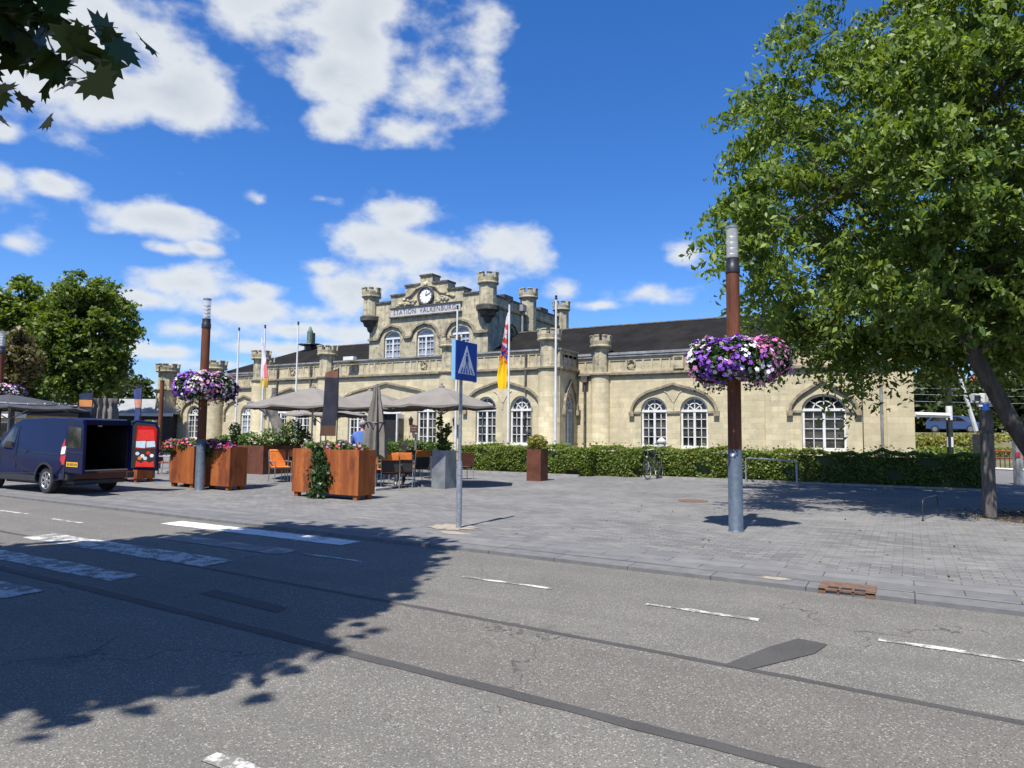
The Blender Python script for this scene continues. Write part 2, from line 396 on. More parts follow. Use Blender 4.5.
# ------------------------------------------------------------------ tree
def tree(name, trunk, r0, clumps, clump_r, per, leaf, lm, label, cat='tree', group=None, bark='bark', parent=None, droop=.4, nlimb=9, asp=.55, extra=None, flat=.65, branch_every=1, sprays=0):
    """trunk: polyline; clumps: (n,3) centres of leaf clumps; every clump hangs on a twig from the nearest limb"""
    base = trunk[0]
    root = empty(name, base, label, cat, group)
    tb = MB(); tb.tube(trunk, [r0 * (1.35 if i == 0 else 1 - .62 * i / (len(trunk) - 1)) for i in range(len(trunk))], 12)
    clumps = np.asarray(clumps, float); top = Vector(trunk[-1]); mid = Vector(trunk[-2])
    limb_pts = [np.array(p) for p in trunk[1:]]; limb_r = [r0 * .45] * len(limb_pts)
    # main limbs toward well-spread clumps
    idx = [int(np.argmax(np.linalg.norm(clumps - np.array(top), axis=1)))]
    while len(idx) < min(nlimb, len(clumps)):
        d = np.min(np.stack([np.linalg.norm(clumps - clumps[i], axis=1) for i in idx]), axis=0); idx.append(int(np.argmax(d)))
    for q, i in enumerate(idx):
        tgt = Vector(clumps[i]); st = top.lerp(mid, random.uniform(0, .95)) if q % 3 else top
        pts = []
        for k in range(6):
            f = k / 5; p = st.lerp(tgt, f * .86) + Vector((0, 0, 1)) * math.sin(f * PI) * (tgt - st).length * .10
            p += Vector([random.uniform(-1, 1) for _ in range(3)]) * .04 * (tgt - st).length * (0 < k < 5); pts.append(p)
        tb.tube(pts, r0 * .42, 7, r0 * .07)
        for k in range(1, 6):
            limb_pts.append(np.array(pts[k])); limb_r.append(r0 * (.42 - .07 * k))
            if k < 5: limb_pts.append(np.array((pts[k] + pts[k + 1]) / 2)); limb_r.append(r0 * (.38 - .07 * k))
    LP = np.array(limb_pts)
    for j, c in enumerate(clumps):
        if j % branch_every: continue
        i = int(np.argmin(np.linalg.norm(LP - c, axis=1))); a = Vector(LP[i]); b = Vector(c)
        m_ = a.lerp(b, .5) + Vector((0, 0, .08 * (b - a).length)) + Vector([random.uniform(-1, 1) for _ in range(3)]) * .06 * (b - a).length
        tb.tube([a, m_, b], max(.010, min(limb_r[i] * .5, .012 + .012 * (b - a).length)), 5, .006, caps=False)
    tb.build('trunk', bark, root, smooth=True, fix=False)
    n = per * len(clumps)
    C_ = np.repeat(clumps, per, axis=0); d = RNG.normal(size=(n, 3)) * np.array([1, 1, flat]) * .55
    cr = np.repeat(clump_r * RNG.uniform(.7, 1.25, len(clumps)), per)[:, None]
    P = C_ + d * cr; P[:, 2] -= .12 * np.sum(d[:, :2] ** 2, axis=1) * cr[:, 0]
    if sprays:                                   # leaves strung along drooping sprays, layer over layer
        ns = len(clumps) * sprays; cc = clumps.mean(axis=0); ou = unit(clumps - cc)
        sd_ = unit(np.repeat(ou, sprays, axis=0) * [.8, .8, .15] + RNG.normal(size=(ns, 3)) * [1, 1, .38]); so = np.repeat(clumps, sprays, axis=0) + RNG.normal(size=(ns, 3)) * [.10, .10, .16] * clump_r
        sl = clump_r * RNG.uniform(.55, 1.35, ns); k = per // sprays; tt = np.tile(np.linspace(.05, 1, k), ns) ** .8; rep_ = lambda q: np.repeat(q, k, axis=0)
        P = rep_(so) + rep_(sd_) * (rep_(sl) * tt)[:, None]; P[:, 2] -= rep_(sl) * .48 * tt ** 2
        P += RNG.normal(size=P.shape) * leaf * np.array([.55, .55, .32]); n = len(P)
    cen = clumps.mean(axis=0); nr = unit(P - cen) * .5 + np.array([0, 0, .7])
    V = leaves(P, np.full(n, leaf), nr, droop, asp=asp)
    if extra is not None: V = np.concatenate([V, extra])
    raw_mesh('crown', V, None, lm, root)
    return root
def crown_pts(n, c, r, shell=.55, lump=.25, zmin=None, seed=0):
    g = np.random.default_rng(seed); out = []
    ph = g.uniform(0, 6.28, 6)
    while len(out) < n:
        d = unit(g.normal(size=3)); q = g.uniform(shell ** 3, 1) ** (1 / 3)
        az = math.atan2(d[1], d[0]); w = 1 + lump * (.5 * math.sin(3 * az + ph[0] + 2 * d[2]) + .35 * math.sin(5 * az + ph[1]) + .4 * math.sin(4 * d[2] + ph[2] + az) - .2)
        p = np.array(c) + d * q * w * np.array(r)
        if zmin is not None and p[2] < zmin: continue
        out.append(p)
    return np.array(out)
# ------------------------------------------------------------------ sky and sun
SUN_EL = R(61.5); SUN_AZ = math.atan2(.02, -1.0)        # sun stands over -y (behind the camera), shadows run along +y
SD = Vector((.09, -1, 0)).normalized() * math.cos(SUN_EL) + Vector((0, 0, math.sin(SUN_EL)))
w = bpy.data.worlds.new('World'); S.world = w; w.use_nodes = True
N = w.node_tree.nodes; L = w.node_tree.links; bg = N['Background']
sky = N.new('ShaderNodeTexSky'); sky.sky_type = 'NISHITA'; sky.sun_disc = False
sky.sun_elevation = SUN_EL; sky.sun_rotation = math.atan2(SD.x, SD.y); sky.altitude = 100; sky.air_density = 1.0; sky.dust_density = .6; sky.ozone_density = 2.5
def wm(op, a, b=0., c=0.):
    n = N.new('ShaderNodeMath'); n.operation = op
    for i, q in enumerate((a, b, c)):
        if hasattr(q, 'is_output'): L.new(q, n.inputs[i])
        else: n.inputs[i].default_value = q
    return n.outputs[0]
def wr(v, a, b, c=0., d=1., smooth=True):
    n = N.new('ShaderNodeMapRange'); n.interpolation_type = 'SMOOTHSTEP' if smooth else 'LINEAR'; L.new(v, n.inputs[0])
    for i, q in enumerate((a, b, c, d)): n.inputs[i + 1].default_value = q
    return n.outputs[0]
def wmix(f, a, b, mode='MIX'):
    n = N.new('ShaderNodeMix'); n.data_type = 'RGBA'; n.blend_type = mode
    for i, q in ((0, f), (6, a), (7, b)):
        if hasattr(q, 'is_output'): L.new(q, n.inputs[i])
        else: n.inputs[i].default_value = q
    return n.outputs[2]
tc = N.new('ShaderNodeTexCoord'); D = tc.outputs['Generated']
sp = N.new('ShaderNodeSeparateXYZ'); L.new(D, sp.inputs[0])
AZ = wm('ARCTAN2', sp.outputs[0], sp.outputs[1]); EL = wm('ARCSINE', sp.outputs[2])
cmb = N.new('ShaderNodeCombineXYZ'); L.new(AZ, cmb.inputs[0]); L.new(EL, cmb.inputs[1]); AE = cmb.outputs[0]
# cumulus patches standing round the horizon: (azimuth, elevation, half-widths) in radians, from bearings taken in the photo
CL = [(70, 55, 150, 75), (175, 95, 95, 42), (20, 10, 90, 50), (120, 15, 110, 50), (320, 22, 130, 55), (330, 72, 110, 38), (430, 85, 66, 34), (400, 132, 40, 20), (335, 122, 40, 26),
      (395, 5, 70, 35), (-5, 178, 34, 18), (48, 183, 40, 13), (5, 132, 18, 12), (18, 243, 28, 14), (158, 219, 62, 19), (165, 249, 26, 8), (202, 249, 18, 8), (260, 200, 18, 11),
      (322, 199, 32, 11), (405, 212, 62, 27), (445, 250, 92, 30), (375, 240, 55, 26), (365, 287, 85, 30), (325, 268, 34, 13), (450, 285, 70, 26), (195, 284, 62, 21), (255, 312, 80, 22), (190, 330, 45, 15), (165, 352, 58, 12),
      (250, 290, 50, 14), (300, 330, 70, 12), (130, 300, 60, 14), (600, 305, 40, 8), (210, 365, 60, 9), (567, 291, 24, 14), (642, 293, 62, 18), (681, 254, 32, 19), (300, 350, 90, 10), (90, 388, 60, 9), (1200, 120, 150, 60), (-300, 100, 160, 70)]
val = None
for (x, y, rx, ry) in CL:
    d = ray(x, y).normalized(); e_ = math.asin(d.z); a_ = math.atan2(d.x, d.y)
    ra = rx / F_PX / max(.4, math.cos(e_)) * .93; re = ry / F_PX * .93
    v1 = N.new('ShaderNodeVectorMath'); v1.operation = 'SUBTRACT'; L.new(AE, v1.inputs[0]); v1.inputs[1].default_value = (a_, e_, 0)
    v2 = N.new('ShaderNodeVectorMath'); v2.operation = 'MULTIPLY'; L.new(v1.outputs[0], v2.inputs[0]); v2.inputs[1].default_value = (1 / ra, 1 / re, 0)
    v3 = N.new('ShaderNodeVectorMath'); v3.operation = 'LENGTH'; L.new(v2.outputs[0], v3.inputs[0])
    o = wm('SUBTRACT', 1.0, v3.outputs['Value'])
    val = o if val is None else wm('SMOOTH_MAX', val, o, .25)
def wnoise(sc, det, rough, off=(0, 0, 0), st=(1, 1, 1)):
    mp = N.new('ShaderNodeMapping'); mp.inputs['Location'].default_value = off; mp.inputs['Scale'].default_value = st; L.new(D, mp.inputs[0])
    n = N.new('ShaderNodeTexNoise'); n.inputs['Scale'].default_value = sc; n.inputs['Detail'].default_value = det; n.inputs['Roughness'].default_value = rough
    L.new(mp.outputs[0], n.inputs['Vector']); return n.outputs['Fac']
n1 = wnoise(10, 8, .54, st=(1, 1, 1.6)); n2 = wnoise(10, 5, .52, off=(0, 0, -.03), st=(1, 1, 1.6)); n3 = wnoise(5, 5, .55, off=(3, 1, 2), st=(1, 1, 1.8))
dens = wm('ADD', val, wm('MULTIPLY', wm('SUBTRACT', n1, .49), 3.0)); dens = wm('ADD', dens, wm('MULTIPLY', wm('SUBTRACT', n3, .48), 2.2))
mask = wr(dens, -.04, .78)
rim = wr(wm('SUBTRACT', n1, n2), -.10, .10)                      # sun from above: lit tops, greyer undersides
thick = wr(dens, .5, 1.7)
shade = wmix(thick, (1.0, 1.0, 1.0, 1), (.70, .74, .80, 1)); shade = wmix(wm('MULTIPLY', rim, .30), shade, (1.08, 1.08, 1.07, 1))
SKY_K = .064
tint = wmix(1.0, sky.outputs[0], (.92, 1.04, 1.36, 1), 'MULTIPLY')
hs = N.new('ShaderNodeHueSaturation'); hs.inputs['Saturation'].default_value = 1.18; hs.inputs['Value'].default_value = 1.34; L.new(tint, hs.inputs['Color'])
CK = .55 / SKY_K
cl = wmix(1.0, shade, (CK * .93, CK * .97, CK * 1.0, 1), 'MULTIPLY')
L.new(wmix(wm('MULTIPLY', mask, .93), hs.outputs[0], cl), bg.inputs['Color']); bg.inputs['Strength'].default_value = SKY_K
w.cycles.sampling_method = 'MANUAL'; w.cycles.sample_map_resolution = 512
sl = bpy.data.lights.new('sun', 'SUN'); so = bpy.data.objects.new('sun', sl); COL.objects.link(so)
sl.energy = 5.0; sl.angle = R(.53); sl.color = (1, .955, .88)
so.rotation_euler = (-SD).to_track_quat('-Z', 'Y').to_euler(); so.location = (0, -20, 40)
S.view_settings.view_transform = 'Standard'; S.view_settings.look = 'None'; S.view_settings.exposure = 0.64; S.view_settings.gamma = 1
try: S.view_settings.use_curve_mapping = False
except Exception: pass
S.cycles.max_bounces = 6; S.cycles.transparent_max_bounces = 6; S.cycles.diffuse_bounces = 2; S.cycles.glossy_bounces = 2; S.cycles.transmission_bounces = 3
S.cycles.use_denoising = True; S.cycles.caustics_reflective = False; S.cycles.caustics_refractive = False

# ------------------------------------------------------------------ ground, road, paving
ZR = -.045                                        # road lies a low kerb below the paving
t = NT('grass_and_earth'); n = t.noise(.25, 6); n2 = t.noise(3, 5)
c = t.mix(t.rng(n, .4, .65), (.055, .075, .022), (.12, .11, .05)); M['earth'] = t.done(t.mix(t.rng(n2, .4, .7, 0, .5), c, (.04, .06, .02)), .95, .1)
g = MB().add([(-900, -400, -.20), (900, -400, -.20), (900, 1500, -.20), (-900, 1500, -.20)], [(0, 1, 2, 3)]); struct(g.build('ground', 'earth'))

def asphalt(name, base, warm):
    t = NT(name); v1 = t.voro(165); n1 = t.noise(1.1, 5, .6); n2 = t.noise(55, 3, .6); v2 = t.voro(120)
    s1 = t.N.new('ShaderNodeSeparateColor'); t.L.new(v1, s1.inputs[0]); s2 = t.N.new('ShaderNodeSeparateColor'); t.L.new(v2, s2.inputs[0])
    c = t.mix(t.rng(n1, .35, .68), base, warm)
    c = t.mix(t.rng(s1.outputs[0], 0, 1, 0, .75), t.mix(1.0, c, (.70, .70, .70), 'MULTIPLY'), t.mix(1.0, c, (1.38, 1.36, 1.33), 'MULTIPLY'))
    c = t.mix(t.math('GREATER_THAN', s2.outputs[1], .93), c, (.34, .32, .28)); c = t.mix(t.math('LESS_THAN', s2.outputs[2], .07), c, (.065, .06, .055))
    c = t.mix(t.rng(t.noise(.35, 3), .55, .75, 0, .35), c, tuple(b * .72 for b in base))
    ed = t.N.new('ShaderNodeTexVoronoi'); ed.feature = 'DISTANCE_TO_EDGE'; ed.inputs['Scale'].default_value = .42; wv = t.N.new('ShaderNodeVectorMath'); wv.operation = 'ADD'; t.L.new(t.pos, wv.inputs[0])
    nc = t.N.new('ShaderNodeTexNoise'); nc.inputs['Scale'].default_value = 2.5; nc.inputs['Detail'].default_value = 6; t.L.new(t.pos, nc.inputs['Vector']); t.L.new(nc.outputs['Color'], wv.inputs[1]); t.L.new(wv.outputs[0], ed.inputs['Vector'])
    ck_ = t.math('MULTIPLY', t.math('LESS_THAN', ed.outputs['Distance'], .0045), t.math('GREATER_THAN', t.noise(.55, 3), .53)); c = t.mix(t.math('MULTIPLY', ck_, .7), c, (.045, .043, .04))
    c = t.mix(t.rng(t.noise(1.6, 4, .5), .66, .74, 0, .4), c, (.075, .07, .064))
    vs = t.comb(t.math('MULTIPLY', t.sep()[0], .10), t.math('MULTIPLY', t.sep()[1], 1.6), 0.); c = t.mix(t.rng(t.noise(1.0, 5, .6, vs), .45, .7, 0, .45), c, tuple(q * .74 for q in base))
    t.bump(t.math('ADD', s1.outputs[0], n2), .7, .006); return t.done(c, .85, .3)
M['asphalt'] = asphalt('grey_asphalt', (.150, .143, .127), (.178, .170, .149))
M['asphalt_w'] = asphalt('brown_asphalt', (.146, .135, .119), (.166, .154, .135))
t = NT('dark_repair_asphalt'); n1 = t.noise(90, 3); n2 = t.noise(1.5, 4); M['tar'] = t.done(t.mix(t.rng(n2, .4, .7, 0, .6), t.mix(t.rng(n1, .3, .7), (.042, .041, .039), (.078, .075, .070)), (.085, .081, .075)), .8, .3)
KV = lambda u: 7.98 - .022 * u + (.0022 * (u + 1) ** 2 if u < -1 else 0) * .0    # kerb line y for a given x
road = MB(); xs = [-160, -60, -30, -20, -12, -6, 0, 6, 20, 60, 160]
for a, b in zip(xs[:-1], xs[1:]):
    road.add([(a, -14, ZR), (b, -14, ZR), (b, KV(b), ZR), (a, KV(a), ZR)], [(0, 1, 2, 3)])
struct(road.build('road', 'asphalt'))
def sheet(name, pts, z, m): return struct(MB().add([(p[0], p[1], z) for p in pts], [tuple(range(len(pts)))]).build(name, m))
sA = [(-60, 5.3), (-10.81, 4.75), (-6.75, 4.17), (-4.52, 3.98), (-3.0, 3.99), (-1.04, 3.86), (1.5, 3.62), (40, 1.9)]
sA = [(-60, 6.0), (-9.23, 4.15), (-6.75, 4.07), (-4.0, 3.95), (-2.2, 3.87), (-.24, 3.76), (2, 3.62), (40, 1.6)]
sB = [(-60, 7.2), (-9.62, 5.50), (-6.5, 5.38), (-3.5, 5.26), (-.96, 5.12), (.53, 5.01), (4, 4.80), (40, 3.2)]
# browner middle lane between the two seams
poly = [(x, y) for x, y in sA] + [(x, y) for x, y in sB[::-1]]
mid = MB(); X = sorted(set([p[0] for p in sA + sB])); yi = lambda s_, x: float(np.interp(x, [p[0] for p in s_], [p[1] for p in s_]))
for a, b in zip(X[:-1], X[1:]): mid.add([(a, yi(sA, a), ZR + .002), (b, yi(sA, b), ZR + .002), (b, yi(sB, b), ZR + .002), (a, yi(sB, a), ZR + .002)], [(0, 1, 2, 3)])
struct(mid.build('road_lane', 'asphalt_w'))
def seam(s_, wd, seed):
    g_ = random.Random(seed); m_ = MB(); xx = np.arange(-30, 12, .22); prev = None
    for x in xx:
        y = yi(s_, x) + g_.uniform(-.005, .005); h = wd / 2 * g_.uniform(.88, 1.08)
        cur = ((x, y - h, ZR + .004), (x, y + h, ZR + .004))
        if prev: m_.add([prev[0], cur[0], cur[1], prev[1]], [(0, 1, 2, 3)])
        prev = cur
    return struct(m_.build('tar_seam', 'tar'))
seam(sA, .11, 1); seam(sB, .075, 2)
sheet('road_patch', [(-1.19, 5.12), (-1.02, 5.10), (-.66, 5.75), (-.60, 6.06), (-.82, 6.10), (-.98, 5.75)], ZR + .006, 'tar')
sheet('road_patch', [(-6.2, 4.55), (-4.97, 4.45), (-5.03, 4.62), (-6.2, 4.74)], ZR + .006, 'tar')
# worn white paint
t = NT('worn_road_paint'); n1 = t.noise(5.5, 6, .7); n2 = t.noise(30, 4, .7)
c = t.mix(t.rng(t.math('ADD', t.math('MULTIPLY', n1, .7), t.math('MULTIPLY', n2, .3)), .47, .53), (.50, .485, .45), (.17, .162, .145)); M['paint_w'] = t.done(c, .75, .3)
t = NT('road_paint'); n1 = t.noise(3.0, 6, .7); n2 = t.noise(45, 4, .7)
c = t.mix(t.rng(t.math('ADD', t.math('MULTIPLY', n1, .6), t.math('MULTIPLY', n2, .4)), .54, .62), (.62, .605, .57), (.20, .19, .17)); M['paint'] = t.done(c, .7, .3)
M['paint_f'] = mat('ghost_of_road_paint', (.165, .158, .142), .8, (.30, .29, .265), 4, 6, .50, .62)
def rag(x0, x1, y0, y1, seed, sk=0.):
    g_ = random.Random(seed); P = []; k = max(3, int(abs(x1 - x0) / .15))
    for i in range(k + 1): P.append((x0 + (x1 - x0) * i / k, y0 + sk * i / k + g_.uniform(-.02, .02)))
    for i in range(k, -1, -1): P.append((x0 + (x1 - x0) * i / k + g_.uniform(-.01, .01), y1 + sk * i / k + g_.uniform(-.02, .02)))
    return P
ZM = ZR + .006
for i, (x0, x1, y0, y1, m_) in enumerate([(-11.4, -7.15, 7.52, 7.95, 'paint'), (-9.9, -7.3, 6.5, 6.9, 'paint_f'), (-11.6, -7.38, 5.44, 5.92, 'paint_w'), (-12.2, -7.5, 4.4, 4.76, 'paint_w'), (-12.2, -7.58, 3.40, 3.80, 'paint_w'),
                                          (-12.2, -7.6, 2.35, 2.75, 'paint_w'), (-12.2, -7.6, 1.3, 1.7, 'paint_w')]):
    sheet('road_marking', rag(x0, x1, y0, y1, i), ZM, m_)
for i, (x0, x1, y, h) in enumerate([(-16.5, -14.7, 7.0, .10), (-13.6, -12.5, 6.85, .10), (-7.1, -6.0, 6.75, .10), (-4.45, -3.3, 6.66, .09), (-2.25, -1.2, 6.55, .10), (-.26, .75, 6.42, .10), (1.7, 2.7, 6.3, .1), (-3.08, -2.3, 2.36, .14), (-.8, .2, 2.15, .11)]):
    sheet('road_marking', rag(x0, x1, y - h * .36, y + h * .36, 40 + i, -.02), ZM, 'paint_w')
# kerb and gutter band
t = NT('bluestone_kerb'); x, y, z = t.sep(); n1 = t.noise(6, 5); j = t.math('LESS_THAN', t.math('FRACT', t.math('MULTIPLY', x, 1.0)), .012)
c = t.mix(t.rng(n1, .3, .7), (.118, .118, .117), (.168, .165, .158)); M['kerb'] = t.done(t.mix(j, c, (.05, .05, .05)), .85, .3)
kb = MB()
for a, b in zip(xs[:-1], xs[1:]):
    kb.add([(a, KV(a), ZR - .05), (b, KV(b), ZR - .05), (b, KV(b), .0), (a, KV(a), .0), (a, KV(a) + .32, 0), (b, KV(b) + .32, 0), (b, KV(b) + .32, ZR - .05), (a, KV(a) + .32, ZR - .05)],
           [(0, 1, 2, 3), (3, 2, 5, 4), (4, 5, 6, 7)])
struct(kb.build('kerb', 'kerb'))
# clinker paving
t = NT('clinker_paving'); x, y, z = t.sep(); v = t.comb(t.math('ADD', x, t.math('MULTIPLY', y, .0)), y, 0.)
br = t.brick(v, .23, .105, .006, (.114, .113, .111), (.198, .192, .178), (.048, .046, .043), bias=-.05)
n1 = t.noise(.45, 6, .6); n2 = t.noise(2.6, 5, .6); n3 = t.noise(40, 3)
vs = t.comb(t.math('MULTIPLY', x, .8), t.math('MULTIPLY', y, 3.5), 0.); n4 = t.noise(1.2, 5, .65, vs)
c = t.mix(t.rng(n1, .42, .65, 0, .7), br['Color'], (.21, .204, .19)); c = t.mix(t.rng(n2, .50, .70, 0, .75), c, (.103, .102, .102)); c = t.mix(t.rng(n3, .4, .8, 0, .35), c, (.25, .245, .24))
c = t.mix(t.rng(n4, .57, .70, 0, .6), c, (.29, .275, .25))
t.bump(t.math('ADD', t.math('MULTIPLY', br['Fac'], -1.2), n3), .45, .008); M['paver'] = t.done(c, .85, .25)
pv = MB()
for a, b in zip(xs[:-1], xs[1:]): pv.add([(a, KV(a) + .32, -.002), (b, KV(b) + .32, -.002), (b, 44, -.002), (a, 44, -.002)], [(0, 1, 2, 3)])
struct(pv.build('pavement', 'paver'))
# darker band of long stones behind the kerb
t = NT('band_paving'); x, y, z = t.sep(); br = t.brick(t.comb(x, y, 0.), .9, .30, .008, (.125, .125, .126), (.172, .169, .162), (.06, .06, .06)); n1 = t.noise(3, 5)
M['band'] = t.done(t.mix(t.rng(n1, .45, .75, 0, .6), br['Color'], (.22, .215, .205)), .85, .25)
bd = MB()
for a, b in zip(xs[:-1], xs[1:]): bd.add([(a, KV(a) + .33, .002), (b, KV(b) + .33, .002), (b, KV(b) + 1.23, .002), (a, KV(a) + 1.23, .002)], [(0, 1, 2, 3)])
struct(bd.build('pavement_band', 'band'))
# sandy patches where jointing sand was brushed
t = NT('jointing_sand'); n1 = t.noise(6, 5, .7); M['sand'] = t.done(t.mix(t.rng(n1, .35, .7), (.36, .31, .23), (.22, .20, .17)), .95, .1)
def blob(name, c, rx, ry, m_, z, seed):
    g_ = random.Random(seed); k = 22; ph = [g_.uniform(0, 6) for _ in range(3)]
    return sheet(name, [(c[0] + rx * math.cos(2 * PI * i / k) * (1 + .25 * math.sin(3 * i + ph[0]) + g_.uniform(-.2, .2)), c[1] + ry * math.sin(2 * PI * i / k) * (1 + g_.uniform(-.25, .25))) for i in range(k)], z, m_)
blob('sand', (-6.75, 9.75), .42, .30, 'sand', .006, 3); blob('sand', (-6.3, 9.2), .30, .12, 'sand', .006, 4); blob('sand', (-1.35, 8.28), .16, .08, 'sand', .004, 5)

# manhole, drain
mh = on_z(693, 501); tag(MB().cyl((mh.x, mh.y), .36, -.01, .008, 28).build('manhole_cover', 'iron_rust'), 'round rusty manhole cover flush in the grey paving', 'manhole cover')
dr = empty('street_drain', (-.61, 8.05, ZR), 'rusty cast iron gully inlet with three slots set in the kerb', 'drain')
d_ = MB(); x0, x1 = -.87, -.34; yk = KV(-.6) - .012
d_.box(x0, x1, yk + .04, yk + .42, -.02, .012)
for a, b in ((x0, x0 + .07), (x0 + .175, x0 + .20), (x0 + .315, x0 + .34), (x1 - .09, x1)): d_.box(a, b, yk, yk + .04, ZR, .012)
d_.box(x0, x1, yk, yk + .04, -.012, .0125)
d_.build('frame', 'iron_rust', dr, bevel=.004)
for q_ in (x0 + .085, x0 + .21, x0 + .335): MB().box(q_, q_ + .105, yk + .03, yk + .13, .011, .0135).build('slot', 'dark_inside', dr)
MB().box(x0 + .06, x1 - .06, yk + .025, yk + .035, ZR + .001, -.013).build('inlet', 'dark_inside', dr)
# hills far off
t = NT('wooded_hill'); n1 = t.noise(.05, 6, .7); M['hill'] = t.done(t.mix(t.rng(n1, .35, .65), (.028, .045, .016), (.055, .075, .025)), .95, .1)
hl = MB(); rows = 7; pts = []
for i in range(41):
    f = i / 40
    for k in range(rows):
        q = k / (rows - 1); x = -420 + 900 * f; y = 130 + 110 * q + 25 * math.sin(f * 9)
        z = (math.sin(q * PI / 2)) * (13 + 5 * math.sin(f * 7 + 1) + 4 * math.sin(f * 17)) - .3
        pts.append((x, y, z))
hl.add(pts, [(i * rows + k, (i + 1) * rows + k, (i + 1) * rows + k + 1, i * rows + k + 1) for i in range(40) for k in range(rows - 1)])
struct(hl.build('hills', 'hill', smooth=True))

# ------------------------------------------------------------------ the station
UC = -24.65
st = empty('station_building', (UC, 33, 0), 'long cream limestone railway station with battlemented turrets and a stepped clock gable', 'railway station')
def arc(uc, hw, zs, rise, n=14): return [(uc - hw * math.cos(PI * k / n), zs + rise * math.sin(PI * k / n)) for k in range(n + 1)]
def wall(u0, u1, z0, z1, v, ops, m_='stone', rev=.22, axis='u', name='wall'):
    """masonry face at y=v (axis u) or x=v (axis v) with arched openings (uc, w, sill, spring, rise) and their reveals"""
    b = MB(); s_ = 1 if axis == 'u' else -1
    T = (lambda a, d, z: (a, v + d, z)) if axis == 'u' else (lambda a, d, z: (v - d, a, z))
    q = lambda pts: b.add([T(*p) for p in pts], [tuple(range(len(pts)))])
    cur = u0
    for uc, w_, sl_, sp_, rs in sorted(ops):
        a, c_ = uc - w_ / 2, uc + w_ / 2
        q([(cur, 0, z0), (a, 0, z0), (a, 0, z1), (cur, 0, z1)])
        if sl_ > z0: q([(a, 0, z0), (c_, 0, z0), (c_, 0, sl_), (a, 0, sl_)]); q([(a, 0, sl_), (c_, 0, sl_), (c_, rev, sl_), (a, rev, sl_)])
        A = arc(uc, w_ / 2, sp_, rs)
        for (p0, p1) in zip(A[:-1], A[1:]):
            q([(p0[0], 0, p0[1]), (p1[0], 0, p1[1]), (p1[0], 0, z1), (p0[0], 0, z1)]); q([(p0[0], 0, p0[1]), (p0[0], rev, p0[1]), (p1[0], rev, p1[1]), (p1[0], 0, p1[1])])
        for e in (a, c_): q([(e, 0, sl_), (e, rev, sl_), (e, rev, sp_), (e, 0, sp_)])
        cur = c_
    q([(cur, 0, z0), (u1, 0, z0), (u1, 0, z1), (cur, 0, z1)])
    return b.build(name, m_, st, fix=False)
def window(uc, w_, sl_, sp_, rs, v, axis='u', pane='glass', bars=2, rows=4, fan=True, dp=.16):
    T = (lambda a, d, z: (a, v + d, z)) if axis == 'u' else (lambda a, d, z: (v - d, a, z))
    nr = (0, -1, 0) if axis == 'u' else (1, 0, 0)
    f = MB(); hw = w_ / 2; a, c_ = uc - hw, uc + hw
    def bar(p, r, wd, dd=.07, d0=dp + .04): f.strip([T(p[0], d0, p[1]), T(r[0], d0, r[1])], wd, dd, nr)
    bar((a + .05, sl_), (a + .05, sp_), .085); bar((c_ - .05, sl_), (c_ - .05, sp_), .085); bar((a, sl_ + .06), (c_, sl_ + .06), .12, .10)
    bar((a, sp_ - .02), (c_, sp_ - .02), .11, .10); bar((uc, sl_), (uc, sp_), .105, .085)
    f.strip([T(p[0], dp + .04, p[1]) for p in arc(uc, hw - .05, sp_, rs - .05)], .10, .07, nr)
    for s_ in (-1, 1):
        bar((uc + s_ * hw * .48, sl_), (uc + s_ * hw * .48, sp_), .030, .05)
    for k in range(1, rows):
        z = sl_ + .1 + (sp_ - .1 - sl_) * k / rows; bar((a, z), (c_, z), .031, .05)
    if fan:
        f.strip([T(p[0], dp + .04, p[1]) for p in arc(uc, hw * .5, sp_, rs * .55, 10)], .045, .05, nr)
        for an in (42, 90, 138):
            bar((uc, sp_), (uc + (hw - .06) * math.cos(R(an)), sp_ + (rs - .06) * math.sin(R(an))), .04, .05)
    o = f.build('window', 'white', st)
    g_ = MB(); pl = [(a, sl_)] + arc(uc, hw, sp_, rs) + [(c_, sl_)]
    g_.prism([T(p[0], dp + .045, p[1]) for p in pl], tuple(Vector(T(0, .02, 0)) - Vector(T(0, 0, 0)))); g_.build('pane', pane, o)
    return o
def hood(pts, v, axis='u', w_=.11, d=.12, m_='stone_d', stops=True):
    T = (lambda a, z: (a, v, z)) if axis == 'u' else (lambda a, z: (v, a, z)); nr = (0, -1, 0) if axis == 'u' else (1, 0, 0)
    b = MB().strip([T(*p) for p in pts], w_, d, nr)
    if stops:
        for p in (pts[0], pts[-1]):
            if axis == 'u': b.box(p[0] - .12, p[0] + .12, v - .15, v - .001, p[1] - .18, p[1] + .03)
            else: b.box(v + .001, v + .19, p[0] - .14, p[0] + .14, p[1] - .22, p[1] + .05)
    return b.build('hood_mould', m_, st)
def ogee(u0, u1, zs, za, n=9, k=.62):
    """shallow ogee: round shoulders that straighten to a point"""
    uc = (u0 + u1) / 2; hw = (u1 - u0) / 2; P = []
    for i in range(n + 1):
        a = i / n * PI / 2 * .80; P.append((u0 + hw * k * (1 - math.cos(a)) * 1.15, zs + (za - zs) * .78 * math.sin(a) / math.sin(PI / 2 * .80)))
    P.append((uc - hw * .22, zs + (za - zs) * .90)); P.append((uc, za))
    return P + [(2 * uc - p[0], p[1]) for p in P[-2::-1]]
